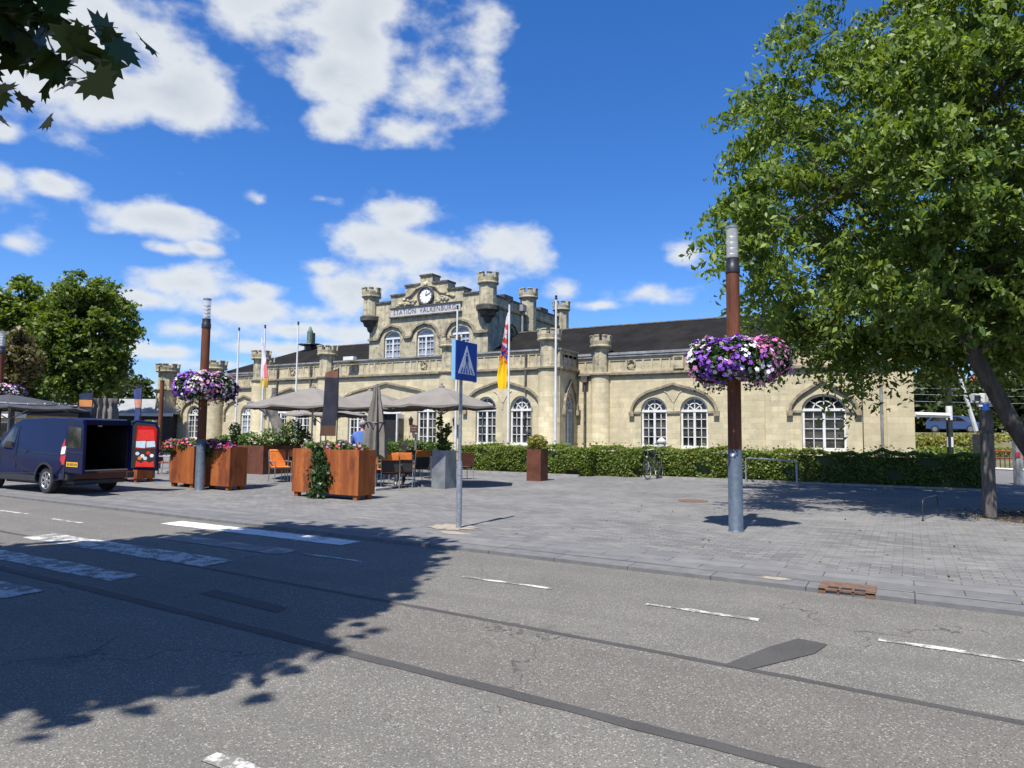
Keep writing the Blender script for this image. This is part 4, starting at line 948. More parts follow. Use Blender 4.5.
# ------------------------------------------------------------------ planters
def planter(name, u0, u1, v0, v1, h, m_, label, feet=True, group=None, soil=True, cat='planter'):
    o = empty(name, ((u0 + u1) / 2, (v0 + v1) / 2, 0), label, cat, group); zb = .11 if feet else .0; t_ = .03; b = MB()
    b.box(u0, u1, v0, v0 + t_, zb, h).box(u0, u1, v1 - t_, v1, zb, h).box(u0, u0 + t_, v0 + t_, v1 - t_, zb, h).box(u1 - t_, u1, v0 + t_, v1 - t_, zb, h).box(u0 + t_, u1 - t_, v0 + t_, v1 - t_, zb + .002, zb + .03)
    b.box(u0 + t_, u1 - t_, v0 + t_, v0 + t_ + .05, h - .006, h).box(u0 + t_, u1 - t_, v1 - t_ - .05, v1 - t_, h - .006, h)
    b.build('box', m_, o)
    if feet:
        for x in (u0 + .12, u1 - .12):
            for y in (v0 + .09, v1 - .09): MB().box(x - .06, x + .06, y - .06, y + .06, 0, zb + .001).build('foot', m_, o)
    if soil: MB().box(u0 + t_ + .001, u1 - t_ - .001, v0 + t_ + .001, v1 - t_ - .001, h - .2, h - .07).build('soil', 'soil', o)
    return o
GP = 'rusty steel planters along the terrace'
planter('steel_planter', -13.33, -11.15, 12.26, 12.84, 1.17, 'corten', 'wide orange rust planter with ivy hanging over its front', group=GP)
planter('steel_planter', -17.15, -15.72, 12.30, 12.86, 1.15, 'corten', 'orange rust planter immediately right of the lamp post foot', group=GP)
planter('steel_planter', -18.35, -17.28, 12.34, 12.90, 1.15, 'corten', 'orange rust planter immediately left of the lamp post foot', group=GP)
planter('steel_planter', -21.9, -20.35, 12.62, 13.2, 1.13, 'corten', 'rust planter half hidden behind the rear of the blue van', group=GP)
planter('large_planter', -24.3, -20.72, 17.65, 20.3, 1.06, 'corten_b', 'large square dark rust planter holding the sawn old tree stump', feet=False)
planter('tall_planter', -11.38, -10.84, 20.85, 21.40, 1.08, 'corten_b', 'tall dark brown planter with a yellow green bush by the hedge', feet=False)
planter('zinc_planter', -12.03, -11.55, 16.30, 16.86, 1.09, 'zinc', 'tall grey zinc planter with a leafy young shrub by the chairs', feet=False)

def plant(name, label, cat, regions, cols=(), stems=None, leafm='leaf_box', leafs=.10, per=260, blos=0, bsize=.075, group=None, base=None):
    """regions: list of (centre, radii); leaves scattered in them; blossoms on their upper outside"""
    c0 = regions[0][0]; o = empty(name, base or (c0[0], c0[1], c0[2] - regions[0][1][2]), label, cat, group)
    P = []; Nn = []
    for c_, r_ in regions:
        n = max(30, int(per * (r_[0] * r_[1] + r_[0] * r_[2] + r_[1] * r_[2]) / .12)); p, d = ball(n, c_, r_, .35); P.append(p); Nn.append(d + [0, 0, .4])
    P = np.concatenate(P); Nn = np.concatenate(Nn); raw_mesh('foliage', leaves(P, np.full(len(P), leafs), Nn, .2), None, leafm, o)
    if stems:
        b = MB()
        for s_ in stems: b.tube(s_, .012, 5, .005)
        b.build('stem', 'bark', o)
    for nm, share in cols:
        Pb = []; Nb = []
        for c_, r_ in regions:
            n = max(4, int(blos * share)); p, d = ball(n, c_, [q * 1.08 for q in r_], .9); k = (d[:, 2] > -.35); Pb.append(p[k]); Nb.append(d[k] + [0, -.2, .3])
        Pb = np.concatenate(Pb); Nb = np.concatenate(Nb); q = raw_mesh(nm.split('_')[0] + '_blossoms', blossoms(Pb, np.full(len(Pb), bsize), Nb), None, 'fl_' + nm, o, k=10); q['kind'] = 'stuff'
    return o
GB = 'bedding plants in the rust planters'
plant('bedding_plants', 'low green and pink bedding with a red geranium in the ivy planter', 'plants', [((-13.0, 12.55, 1.20), (.28, .22, .14)), ((-12.5, 12.55, 1.22), (.3, .22, .16)), ((-11.95, 12.5, 1.22), (.3, .22, .18)), ((-11.45, 12.55, 1.20), (.25, .22, .14))], [('pink', .6), ('red', .25), ('lilac', .3)], blos=26, group=GB, leafm='leaf_box', leafs=.085)
plant('bedding_plants', 'magenta, red and violet bedding spilling over the planter right of the lamp post', 'plants', [((-17.0, 12.45, 1.16), (.25, .3, .20)), ((-16.55, 12.38, 1.10), (.28, .26, .28)), ((-16.1, 12.45, 1.18), (.3, .25, .18))], [('magenta', .5), ('red', .5), ('lilac', .35), ('pink', .4)], blos=60, group=GB, leafm='leaf_dark', leafs=.08)
plant('bedding_plants', 'magenta and salmon bedding spilling from the planter left of the lamp post', 'plants', [((-18.35, 12.45, 1.13), (.34, .3, .22)), ((-17.8, 12.5, 1.2), (.3, .25, .2))], [('magenta', .9), ('pink', .3), ('orange_fl', .12)], blos=70, group=GB, leafs=.09)
plant('bedding_plants', 'red geraniums under tall green leaves in the planter behind the van', 'plants', [((-21.3, 12.85, 1.45), (.45, .3, .42)), ((-20.6, 12.8, 1.22), (.3, .3, .2)), ((-20.3, 12.9, 1.5), (.35, .3, .4))], [('red', .5)], blos=50, group=GB, leafs=.14)
# ivy
iv = empty('trailing_ivy', (-12.35, 12.2, 0), 'dark green ivy hanging down the front of the wide orange planter', 'ivy')
g_ = np.random.default_rng(4); n = 1500; zz = g_.uniform(0.0, 1.25, n) ; wd = .24 * (.55 + .45 * np.sin(zz * 2.2 + .5)); xx = -12.40 + .10 * np.sin(zz * 3.0) + g_.normal(size=n) * wd * .55
yy = 12.255 - g_.uniform(.0, .13, n) - .10 * (zz < .15)
raw_mesh('foliage', leaves(np.stack([xx, yy, zz], 1), np.full(n, .085), np.array([[0, -1, .3]] * n), .9, asp=.8), None, 'leaf_dark', iv)
b = MB()
for k in range(5): b.tube([(-12.4 + .06 * (k - 2), 12.24, 1.2)] + [(-12.4 + .06 * (k - 2) + .08 * math.sin(j + k), 12.225, 1.2 - j * .2) for j in range(1, 6)], .007, 5)
b.build('stem', 'bark', iv)
plant('tall_shrub', 'slim dark bush rising above the magenta bedding beside the lamp post', 'shrub', [((-15.95, 12.6, 1.62), (.16, .16, .22)), ((-15.95, 12.6, 1.35), (.10, .1, .15))], stems=[[(-15.95, 12.6, 1.1), (-15.95, 12.6, 1.6)]], leafm='leaf_dark', leafs=.075, per=300)
plant('planter_shrubs', 'yellow green and blue green shrubs along the rim of the large square planter', 'shrubs', [((-23.6, 18.2, 1.2), (.6, .4, .25)), ((-22.7, 18.0, 1.22), (.6, .35, .3)), ((-21.9, 18.0, 1.22), (.6, .35, .35)), ((-21.05, 18.2, 1.3), (.4, .4, .45)), ((-20.95, 19.2, 1.45), (.4, .6, .62)), ((-21.1, 20.0, 1.3), (.4, .3, .4))], leafm='leaf_box', leafs=.12, per=110)
plant('rosette_bush', 'yellow green bush topping the tall dark brown planter', 'bush', [((-11.1, 21.1, 1.32), (.36, .34, .26))], leafm='leaf_yel', leafs=.10, per=260)
ys = [[(-11.8, 16.58, 1.0), (-11.75 + dx, 16.55 + dy, 1.4), (-11.75 + dx * 2.2, 16.5 + dy * 2, zt)] for dx, dy, zt in ((-.06, .02, 2.1), (.08, -.02, 1.9), (.02, .05, 1.75), (-.12, -.04, 1.7))]
plant('young_shrub', 'upright leafy young shrub in the grey zinc planter', 'shrub', [((-11.8, 16.55, 1.25), (.2, .2, .22)), ((-11.85, 16.55, 1.55), (.16, .16, .24)), ((-11.95, 16.55, 1.92), (.09, .09, .2)), ((-11.6, 16.5, 1.72), (.1, .1, .2))], stems=ys, leafm='leaf_box', leafs=.12, per=130)
# sawn old tree in the large planter
so_ = empty('old_tree_stump', (-22.6, 18.9, .95), 'sawn grey leafless old tree with two thick limbs in the large planter', 'tree')
A = on_v(281, 440, 18.9)
def tp(x, y, v=18.9): p = on_v(x, y, v); return (p.x, p.y, p.z)
b = MB(); b.tube([tp(281, 445), tp(280, 432), tp(276.5, 422), tp(272, 414), tp(266, 409)], [.30, .26, .22, .19, .17], 12); b.tube([tp(266, 409), tp(257, 405), tp(249, 403.5)], [.165, .13, .10], 10); b.tube([tp(277, 424), tp(271, 412, 18.8), tp(267, 405, 18.7)], [.17, .15, .14], 10)
b.tube([tp(278, 428), tp(274, 416, 19), tp(274.5, 400, 19.1), tp(275, 388, 19.1)], [.18, .15, .13, .12], 10)
b.build('trunk', 'old_bark', so_, smooth=True)

# ------------------------------------------------------------------ parasols
def parasol(c, r, z_top, z_edge, label, cnvs='taupe', rot=0., n=8, val=.05, tilt=0, sides4=False, pole=True, cat='parasol'):
    o = empty('parasol', (c[0], c[1], 0), label, cat, 'parasols on the terrace'); b = MB(); k = n * 6; vs = []; rows = 7
    for j in range(rows + 1):
        f = j / rows
        for i in range(k):
            a = rot + 2 * PI * i / k; ph = (i % 6) / 6; sag = math.sin(ph * PI)
            rad = r * f * (math.cos(PI / n) / math.cos((ph - .5) * 2 * PI / n) if n > 4 else min(1 / max(abs(math.cos(a - rot)), abs(math.sin(a - rot))), 1.42) * .78)
            z = z_top + (z_edge - z_top) * (f ** 1.06) - .05 * sag * f * f * (r / 2)
            vs.append((c[0] + rad * math.cos(a), c[1] + rad * math.sin(a), z + tilt * rad * math.cos(a)))
    for i in range(k): x, y, z = vs[rows * k + i]; vs.append((x, y, z - val - .015 * math.sin(i * 1.3)))
    fs = [(j * k + i, j * k + (i + 1) % k, (j + 1) * k + (i + 1) % k, (j + 1) * k + i) for j in range(rows + 1) for i in range(k)]
    b.add(vs, fs); cn = b.build('canopy', cnvs, o, fix=False); sm = cn.modifiers.new('thickness', 'SOLIDIFY'); sm.thickness = .012
    MB().lathe((c[0], c[1], z_top - .01), [(.10, 0), (.09, .04), (.03, .07), (.03, .12)], 10).build('cap', cnvs, o)
    b = MB()
    for i in range(n):
        a = rot + 2 * PI * i / n; e_ = r * (.98 if n > 4 else 1.05); b.tube([(c[0], c[1], z_top - .06), (c[0] + e_ * math.cos(a), c[1] + e_ * math.sin(a), z_edge - .02)], .014, 5)
        b.tube([(c[0], c[1], z_top - .85), (c[0] + e_ * .5 * math.cos(a), c[1] + e_ * .5 * math.sin(a), (z_top + z_edge) / 2 - .05)], .012, 5)
    b.build('ribs', 'alu', o)
    if pole: MB().cyl(c, .028, 0, z_top, 12).build('pole', 'alu', o, smooth=True); MB().box(c[0] - .4, c[0] + .4, c[1] - .4, c[1] + .4, 0, .07).build('base', 'concrete', o, bevel=.01)
    return o
def closed_parasol(c, z0, z1, r, label, zb=0, cnvs='taupe_d', top=.22, lob=8):
    o = empty('closed_parasol', (c[0], c[1], 0), label, 'parasol', 'parasols on the terrace'); b = MB(); n = 96; rows = 12; vs = []
    for j in range(rows + 1):
        f = j / rows; z = z1 + (z0 - z1) * f; pr = (top + (1 - top) * min(1, f * 1.5)) * (1 - .12 * math.sin(f * PI)) * r
        if .15 < f < .25: pr *= .86
        for i in range(n): a = 2 * PI * i / n; q = pr * (1 + (.34 if lob == 8 else .16) * math.cos(lob * a + f) + .08 * math.cos(5 * a)); vs.append((c[0] + q * math.cos(a), c[1] + q * math.sin(a), z - .06 * math.cos(lob * a) * f))
    b.add(vs, [(j * n + i, j * n + (i + 1) % n, (j + 1) * n + (i + 1) % n, (j + 1) * n + i) for j in range(rows) for i in range(n)] + [tuple(range(n)), tuple(range(rows * n, rows * n + n))[::-1]])
    b.build('canopy', cnvs, o, smooth=True)
    MB().torus((c[0], c[1], z1 + (z0 - z1) * .52), r * 1.0, .02, 'z', 24, 6).build('strap', 'black', o)
    MB().cyl(c, .028, 0, z1 + .08, 12).build('pole', 'alu', o, smooth=True); MB().box(c[0] - .35, c[0] + .35, c[1] - .35, c[1] + .35, 0, .06).build('base', 'concrete', o)
    return o
def cen(x, depth): p = at(x, 430, depth); return (p.x, p.y)
parasol(cen(312, 23.2), 2.15, 3.08, 2.42, 'open taupe parasol left of the dark upright banner, over the large planter', rot=.2)
parasol(cen(369, 25.5), 2.05, 3.13, 2.50, 'open taupe parasol behind the closed one, between the two other open ones', rot=.5)
parasol(cen(441, 20.8), 1.75, 2.98, 2.40, 'open taupe parasol behind the blue crossing sign, over the orange chairs', rot=.1)
parasol(cen(326, 28), 1.75, 2.62, 2.28, 'low flat taupe parasol behind the dark banner, close to the porch windows', cnvs='taupe', rot=.3)
closed_parasol(cen(376, 19.4), .92, 2.88, .27, 'closed taupe parasol hanging in folds beside the orange chairs')
closed_parasol(cen(103.5, 25.5), 1.2, 2.74, .50, 'bulky closed grey parasol behind the open rear doors of the van', top=.78, lob=13)
c_ = cen(8, 24); pk = parasol(c_, 2.6, 2.78, 2.30, 'black parasol with a white scalloped band beyond the roof of the van', cnvs='canvas_k', rot=.35)
b = MB()
for i in range(24): a0, a1 = .35 + 2 * PI * i / 24, .35 + 2 * PI * (i + .92) / 24; b.strip([(c_[0] + 1.95 * math.cos(a), c_[1] + 1.95 * math.sin(a), 2.43 + .02 * math.sin(6 * a)) for a in (a0, (a0 + a1) / 2, a1)], .10, .03, (0, 0, 1))
b.build('white_band', 'white', pk)

# ------------------------------------------------------------------ banners on curved poles
def banner(name, x, ytop, ybot, depth, wpx, wpx2, label, m_, band, pole_px=None):
    a = at(x, ytop, depth); z1 = a.z; z0 = at(x, ybot, depth).z; e_ = Vector((RI.x, RI.y, 0)).normalized(); k = depth / F_PX
    o = empty(name, (a.x, a.y, 0), label, 'banner'); rows = 14; b = MB(); vs = []; P = Vector((a.x, a.y, 0)); fwd = Vector((FW.x, FW.y, 0)).normalized()
    for s_ in (-1, 1):
        for j in range(rows + 1):
            f = j / rows; z = z1 + (z0 - z1) * f; w_ = (wpx + (wpx2 - wpx) * f) * k
            for i in range(7): q = i / 6; p = P - e_ * (w_ * q) + fwd * (.05 * math.sin(q * 5 + f * 5) + s_ * .006); vs.append((p.x, p.y, z - .12 * q * (1 - f)))
    n = (rows + 1) * 7; fs = []
    for j in range(rows):
        for i in range(6): A_ = j * 7 + i; fs += [(A_, A_ + 1, A_ + 8, A_ + 7), (n + A_, n + A_ + 7, n + A_ + 8, n + A_ + 1)]
    bd_ = [i for i in range(7)] + [j * 7 + 6 for j in range(1, rows + 1)] + [rows * 7 + i for i in range(5, -1, -1)] + [j * 7 for j in range(rows - 1, 0, -1)]
    for q in range(len(bd_)): A_, B_ = bd_[q], bd_[(q + 1) % len(bd_)]; fs.append((A_, n + A_, n + B_, B_))
    b.add(vs, fs); b.build('cloth', m_, o, smooth=True)
    MB().tube([(P.x + e_.x * .02, P.y + e_.y * .02, 0), (P.x + e_.x * .02, P.y + e_.y * .02, z1 + .02), tuple(P - e_ * (wpx * k * .5) + Vector((0, 0, z1 + .05)))], .016, 6).build('pole', 'black', o)
    MB().lathe((P.x, P.y, 0), [(.25, 0), (.25, .05), (.04, .09)], 14).build('base', 'black', o)
    return o
def banner_mat(name, dark, band, z0, z1, low=None, lz=0):
    t = NT(name); x, y, z = t.sep(); n_ = t.noise(3, 4); c = t.mix(t.rng(n_, .4, .7), dark, tuple(q * 1.5 for q in dark)); zz = t.math('ADD', z, t.math('MULTIPLY', x, .15))
    inb = t.math('LESS_THAN', t.math('ABSOLUTE', t.math('SUBTRACT', z, (z0 + z1) / 2)), (z1 - z0) / 2); c = t.mix(inb, c, band)
    if low: c = t.mix(t.math('LESS_THAN', z, lz), c, low)
    return t.done(c, .8, .2)
M['banner1'] = banner_mat('slate_banner_cloth', (.030, .030, .042), (.20, .10, .065), 3.02, 3.34, (.11, .06, .04), 1.75)
M['banner2'] = banner_mat('navy_banner_cloth', (.022, .030, .060), (.55, .22, .07), 2.42, 2.66)
M['banner3'] = banner_mat('blue_banner_cloth', (.045, .060, .16), (.60, .30, .18), 2.40, 2.70)
_d1 = 18.2
banner('beach_banner', 338, 368.5, 436, _d1, 12, 16, 'tall dark slate banner with a brown band behind the ivy planter', 'banner1', 0)
banner('street_banner', 92.5, 391, 425, 25, 12, 14, 'dark navy banner with an orange band left of the closed grey parasol', 'banner2', 0)
banner('street_banner', 141.5, 386.5, 425, 25, 7, 5.5, 'narrow blue banner with an orange band right of the closed grey parasol', 'banner3', 0)
b = MB()
for i in range(7): p = at(336 - (i % 3) * 3.3, 392 + i * 4.3, _d1 - .1); b.cbox(p, .05 + .04 * (i % 2), .004, .02)
bpy.data.objects.remove(bpy.data.objects['cloth.x']) if 'cloth.x' in bpy.data.objects else None

# ------------------------------------------------------------------ chairs, tables
def chair_proto(label, cushion, weave):
    o = empty('terrace_chair', (0, 0, 0), label, 'chair', 'terrace chairs')
    L_ = dict(local=True)
    MB().box(-.25, .25, -.24, .24, .40, .44).build('seat', weave, o, bevel=.012, **L_)
    b = MB()
    for (z0, z1, y0) in ((.46, .92, -.24),): b.prism([(-.25, -.25, .46), (.25, -.25, .46), (.25, -.33, .92), (-.25, -.33, .92)], (0, -.03, .005))
    b.build('backrest', 'dark_weave' if cushion else weave, o, bevel=.01, **L_)
    for sx in (-1, 1):
        MB().tube([(sx * .26, .23, 0), (sx * .26, .23, .64)], .015, 8).build('leg', 'alu', o, **L_); MB().tube([(sx * .26, -.30, 0), (sx * .26, -.25, .44), (sx * .26, -.34, .94)], .015, 8).build('leg', 'alu', o, **L_)
        MB().tube([(sx * .26, .24, .645), (sx * .26, -.27, .655)], .022, 8).build('armrest', 'alu', o, **L_)
    if cushion:
        MB().box(-.235, .235, -.23, .23, .442, .50).build('seat_cushion', 'orange', o, bevel=.02, **L_)
        b = MB().prism([(-.245, -.20, .50), (.245, -.20, .50), (.245, -.285, .95), (-.245, -.285, .95)], (0, -.045, 0)); b.prism([(-.245, -.287, .955), (.245, -.287, .955), (.245, -.365, .985), (-.245, -.365, .985)], (0, .0, .035)); b.prism([(-.245, -.372, .80), (.245, -.372, .80), (.245, -.40, .99), (-.245, -.40, .99)], (0, .02, .0))
        b.build('back_cushion', 'orange', o, bevel=.015, **L_)
    return o
ca = chair_proto('first of two chairs with orange headrest cushions side by side, nearer the closed parasol', True, 'dark_weave')
cb = chair_proto('brown wicker armchair behind the grey zinc planter', False, 'brown_weave')
used = set()
def put(proto, p, face, label):
    """face: direction (x,y) the sitter looks"""
    o = proto if id(proto) not in used else copy_tree(proto); used.add(id(proto))
    o.location = (p[0], p[1], 0); o.rotation_euler = (0, 0, math.atan2(-face[0], face[1])); o['label'] = label; return o
def gpt(x, y): p = on_z(x, y); return (p.x, p.y)
put(ca, gpt(391.5, 488), (-.52, .85), 'chair with orange headrest seen from behind, left one of the pair by the closed parasol')
put(ca, gpt(404.5, 487), (-.52, .85), 'chair with orange headrest seen from behind, right one of the pair by the zinc planter')
put(ca, gpt(377, 486), (.95, -.1), 'orange cushioned chair half hidden by the closed parasol')
put(ca, gpt(418, 481), (-.9, .45), 'orange cushioned armchair between the pair of headrests and the zinc planter')
put(ca, gpt(280, 482), (.8, -.3), 'orange cushioned armchair standing in front of the large square planter')
put(ca, gpt(292, 481), (-.8, .3), 'orange cushioned chair half hidden by the left end of the ivy planter')
put(cb, gpt(463, 479), (-.8, .5), 'brown wicker armchair right of the zinc planter, behind the sign post')
put(cb, gpt(427, 476), (.6, -.7), 'brown wicker armchair behind the dark table, left of the zinc planter')
put(cb, gpt(411, 475), (.5, -.8), 'brown wicker armchair behind the right headrest chair')
put(cb, gpt(166, 474), (.7, .4), 'wicker chair before the round white column of the left wing, beside the low railing')
put(cb, gpt(183, 472), (-.7, .4), 'wicker chair tucked behind the planter left of the lamp post')
def table(p, label, r=.38, h=.74, sq=False):
    o = empty('bistro_table', (p[0], p[1], 0), label, 'table', 'tables on the terrace')
    if sq: MB().box(p[0] - r, p[0] + r, p[1] - r, p[1] + r, h - .03, h).build('tabletop', 'tabletop', o, bevel=.008)
    else: MB().cyl(p, r, h - .03, h, 24).build('tabletop', 'tabletop', o)
    MB().cyl(p, .035, .04, h - .031, 12).build('leg', 'alu', o); MB().lathe((p[0], p[1], 0), [(.26, 0), (.26, .03), (.06, .05)], 16).build('foot', 'black', o)
table(gpt(374, 484), 'square dark table under the closed parasol', sq=True); table(gpt(431, 478), 'dark round table just behind the zinc planter'); table(gpt(398, 480), 'dark round table in front of the pair of headrest chairs'); table(gpt(174, 472), 'small round table between the two wicker chairs near the left wing')
# menu sign
ms = gpt(415, 472); o = empty('menu_sign', (ms[0], ms[1], 0), 'small brown menu board on a grey post beside the cafe window', 'sign')
MB().cyl(ms, .045, 0, 1.55, 10).build('post', 'alu', o); p = on_z(415, 472); sgp = at(415, 429, FW.dot(p - CAMP))
MB().cbox((sgp.x, sgp.y - .06, sgp.z), .34, .04, .30, YAW * .8).build('board', 'corten_b', o, bevel=.006); MB().cbox((sgp.x, sgp.y - .09, sgp.z + .05), .24, .006, .04, YAW * .8).cbox((sgp.x, sgp.y - .09, sgp.z - .05), .20, .006, .03, YAW * .8).build('notice', 'lead', o)

# ------------------------------------------------------------------ bicycle, racks, posts
def bicycle(p, heading, label):
    o = empty('bicycle', (p[0], p[1], 0), label, 'bicycle', rz=heading); K = dict(local=True); wr_ = .345
    for x in (-.53, .53):
        wh = MB().torus((x, 0, wr_), wr_ - .018, .018, 'y', 32, 6).build('wheel', 'black', o, **K)
        b = MB()
        for k in range(16): a = PI * k / 8; b.tube([(x, .02 * (-1) ** k, wr_), (x + (wr_ - .03) * math.cos(a), 0, wr_ + (wr_ - .03) * math.sin(a))], .0022, 4)
        b.build('spokes', 'alu', wh, **K); MB().torus((x, 0, wr_), wr_ - .042, .010, 'y', 32, 6).build('rim', 'alu', wh, **K)
        fd = MB(); P = [(x + (wr_ + .03) * math.cos(R(a)), 0, wr_ + (wr_ + .03) * math.sin(R(a))) for a in range(20, 165, 12)]; fd.tube(P, .016, 5); fd.build('mudguard', 'black', o, **K)
    bb = (-.08, 0, .30); hd_ = (.36, 0, .86); st_ = (-.22, 0, .74)
    MB().tube([bb, (.38, 0, .72)], .018, 8).tube([bb, st_], .016, 8).tube([(.37, 0, .80), (-.14, 0, .52)], .016, 8).tube([bb, (-.53, 0, wr_)], .012, 8).tube([st_, (-.53, 0, wr_)], .010, 8).tube([(.35, 0, .92), (.40, 0, .66)], .020, 8).build('frame', 'black', o, **K)
    MB().tube([(.40, 0, .66), (.45, .045, .55), (.53, .045, wr_)], .012, 6).tube([(.40, 0, .66), (.45, -.045, .55), (.53, -.045, wr_)], .012, 6).build('fork', 'alu', o, **K)
    MB().tube([(.35, 0, .92), (.34, 0, 1.03)], .013, 6).tube([(.12, -.28, 1.04), (.30, -.22, 1.08), (.36, 0, 1.05), (.30, .22, 1.08), (.12, .28, 1.04)], .012, 6).build('handlebar', 'alu', o, **K)
    MB().tube([st_, (-.25, 0, .90)], .012, 6).build('seat_post', 'alu', o, **K); MB().prism([(-.42, -.09, .90), (-.42, .09, .90), (-.25, .06, .90), (-.08, .02, .90), (-.08, -.02, .90), (-.25, -.06, .90)], (0, 0, .06)).build('saddle', 'dark_weave', o, bevel=.015, **K)
    MB().torus((-.08, .04, .30), .09, .008, 'y', 20, 5).tube([(-.08, .05, .30), (-.02, .06, .15)], .009, 5).tube([(-.08, -.05, .30), (-.14, -.06, .45)], .009, 5).cbox((-.02, .10, .15), .09, .08, .02).cbox((-.14, -.10, .45), .09, .08, .02).build('crank', 'alu', o, **K)
    MB().box(-.78, -.36, -.06, .06, .735, .75).tube([(-.70, .06, .74), (-.53, .06, wr_)], .007, 5).tube([(-.70, -.06, .74), (-.53, -.06, wr_)], .007, 5).build('carrier', 'black', o, **K)
    MB().sphere((.46, 0, .80), .045, .045, .05, 10, 6).build('headlight', 'alu', o, **K)
    return o
bk = bicycle((-8.12, 24.60), R(-62), 'black bicycle parked against the hedge below the paired windows'); bk.rotation_euler = (R(5), 0, R(-96))
def rail(pa, pb, h, r, m_, label):
    o = empty('hoop_rail', ((pa[0] + pb[0]) / 2, (pa[1] + pb[1]) / 2, 0), label, 'bicycle rail'); d = Vector((pb[0] - pa[0], pb[1] - pa[1], 0)).normalized(); A_ = Vector((pa[0], pa[1], 0)); B_ = Vector((pb[0], pb[1], 0)); u_ = Vector((0, 0, 1)); c_ = .12
    MB().tube([A_, A_ + u_ * (h - c_), A_ + u_ * (h - c_ * .3) + d * c_ * .3, A_ + u_ * h + d * c_, B_ + u_ * h - d * c_, B_ + u_ * (h - c_ * .3) - d * c_ * .3, B_ + u_ * (h - c_), B_], r, 10).build('hoop', m_, o, smooth=True)
    for q in (A_, B_): MB().lathe((q.x, q.y, 0), [(r * 2.2, .0), (r * 2.2, .012), (r * 1.05, .014)], 14).build('base_plate', m_, o)
rail(gpt(746, 482), gpt(797, 487.5), .83, .030, 'galv', 'galvanised hoop rail on the paving in front of the hedge')
rail(gpt(923, 521), gpt(938, 516), .42, .012, 'black', 'low thin black hoop standing in the tree shade near the wooden post')
wp = gpt(990, 517.5); o = empty('wooden_post', (wp[0], wp[1], 0), 'weathered square grey timber post at the edge of the tree pit', 'post'); b = MB().cbox((wp[0], wp[1], 1.08), .20, .20, 2.16, .2); b.build('post', 'wood_post', o, bevel=.015)
MB().cbox((wp[0] + .0, wp[1], 1.72), .215, .215, .05, .2).build('tie_strap', 'black', o)
pl_ = on_z(662, 470); wq = at(661.5, 447, 28.5); o = empty('white_pillar', (wq.x, wq.y, 0), 'white stone pillar with a domed cap behind the hedge by the paired windows', 'pillar')
MB().lathe((wq.x, wq.y, 0), [(.22, 0), (.22, .15), (.17, .17), (.16, 1.28), (.20, 1.30), (.20, 1.36), (.16, 1.38)], 16).build('shaft', 'name_board', o, smooth=True); MB().lathe((wq.x, wq.y, 1.38), [(.16, 0), (.13, .05), (.07, .10), (.02, .13), (.02, .15)], 16).build('cap', 'name_board', o, smooth=True)
rp = at(159.6, 440, 29); o = empty('rusty_pole', (rp.x, rp.y, 0), 'slim rust brown pole standing before the leftmost round column', 'pole'); MB().cyl((rp.x, rp.y), .085, 0, at(159.6, 381, 29).z, 14).build('pole', 'rust', o, smooth=True); MB().lathe((rp.x, rp.y, at(159.6, 381, 29).z), [(.09, 0), (.09, .03), (.02, .06)], 14).build('cap', 'black', o)
# low railing near the left planters
rl = gpt(158, 474); rr_ = gpt(176, 473); 
rail(rl, rr_, .78, .02, 'black', 'low black metal railing between the two leftmost planters')

# ------------------------------------------------------------------ level crossing, right
def P_(x, y, d): p = at(x, y, d); return (p.x, p.y, p.z)
sp_ = P_(950, 440, 31); o = empty('signal_mast', (sp_[0], sp_[1], 0), 'tall black mast with white painted bands right of the station gable', 'mast')
MB().cyl(sp_, .13, 0, 7.5, 14).build('mast', 'black', o, smooth=True)
for y0, y1 in ((406, 420), (437, 447)):
    b = MB(); za, zb = at(950, y1, 31).z, at(950, y0, 31).z; b.cyl(sp_, .136, za, zb, 14); b.build('white_band', 'white', o, smooth=True)
MB().cbox(P_(946, 345, 30.8), .5, .4, .5).build('signal_head', 'black', o, bevel=.03)
a, b_ = P_(915, 414.5, 30.5), P_(949, 415.5, 30.8); o = empty('white_beam', (a[0], a[1], 0), 'white horizontal beam between the station corner and the black mast', 'beam'); MB().tube([a, b_], .11, 4).build('beam', 'white', o); MB().tube([(b_[0], b_[1] + .0, 0), (b_[0], b_[1], b_[2] - .1)], .05, 8).build('prop', 'black', o)
a, b_ = P_(958, 371, 33), P_(976, 431, 33); o = empty('barrier_arm', (b_[0], b_[1], 0), 'slanting white level crossing barrier arm on a black stand', 'barrier'); MB().tube([a, b_], .06, 8, .11).build('arm', 'white', o); MB().cbox((b_[0] + .1, b_[1], .9), .5, .5, 1.8).build('stand', 'black', o, bevel=.02)
MB().tube([P_(957, 363, 33), P_(958, 369, 33)], .05, 8).build('tip', 'white', o)
bp_ = P_(986, 440, 25); o = empty('blue_post', (bp_[0], bp_[1], 0), 'blue post with white boxes on top behind the wooden post', 'post'); MB().cyl(bp_, .13, 0, at(986, 404, 25).z, 14).build('post', 'sign_blue', o, smooth=True)
for dx in (-.22, .2): MB().cbox((bp_[0] + dx, bp_[1] - .05, at(986, 398, 25).z), .34, .34, .34, YAW).build('box', 'white', o, bevel=.02); 
for dx in (-.22, .2): MB().cbox((bp_[0] + dx, bp_[1] - .24, at(986, 398, 25).z), .2, .04, .2, YAW).build('lens', 'black', o)
MB().cbox((bp_[0], bp_[1], at(986, 405, 25).z), .5, .12, .12, YAW).build('bracket', 'white', o)
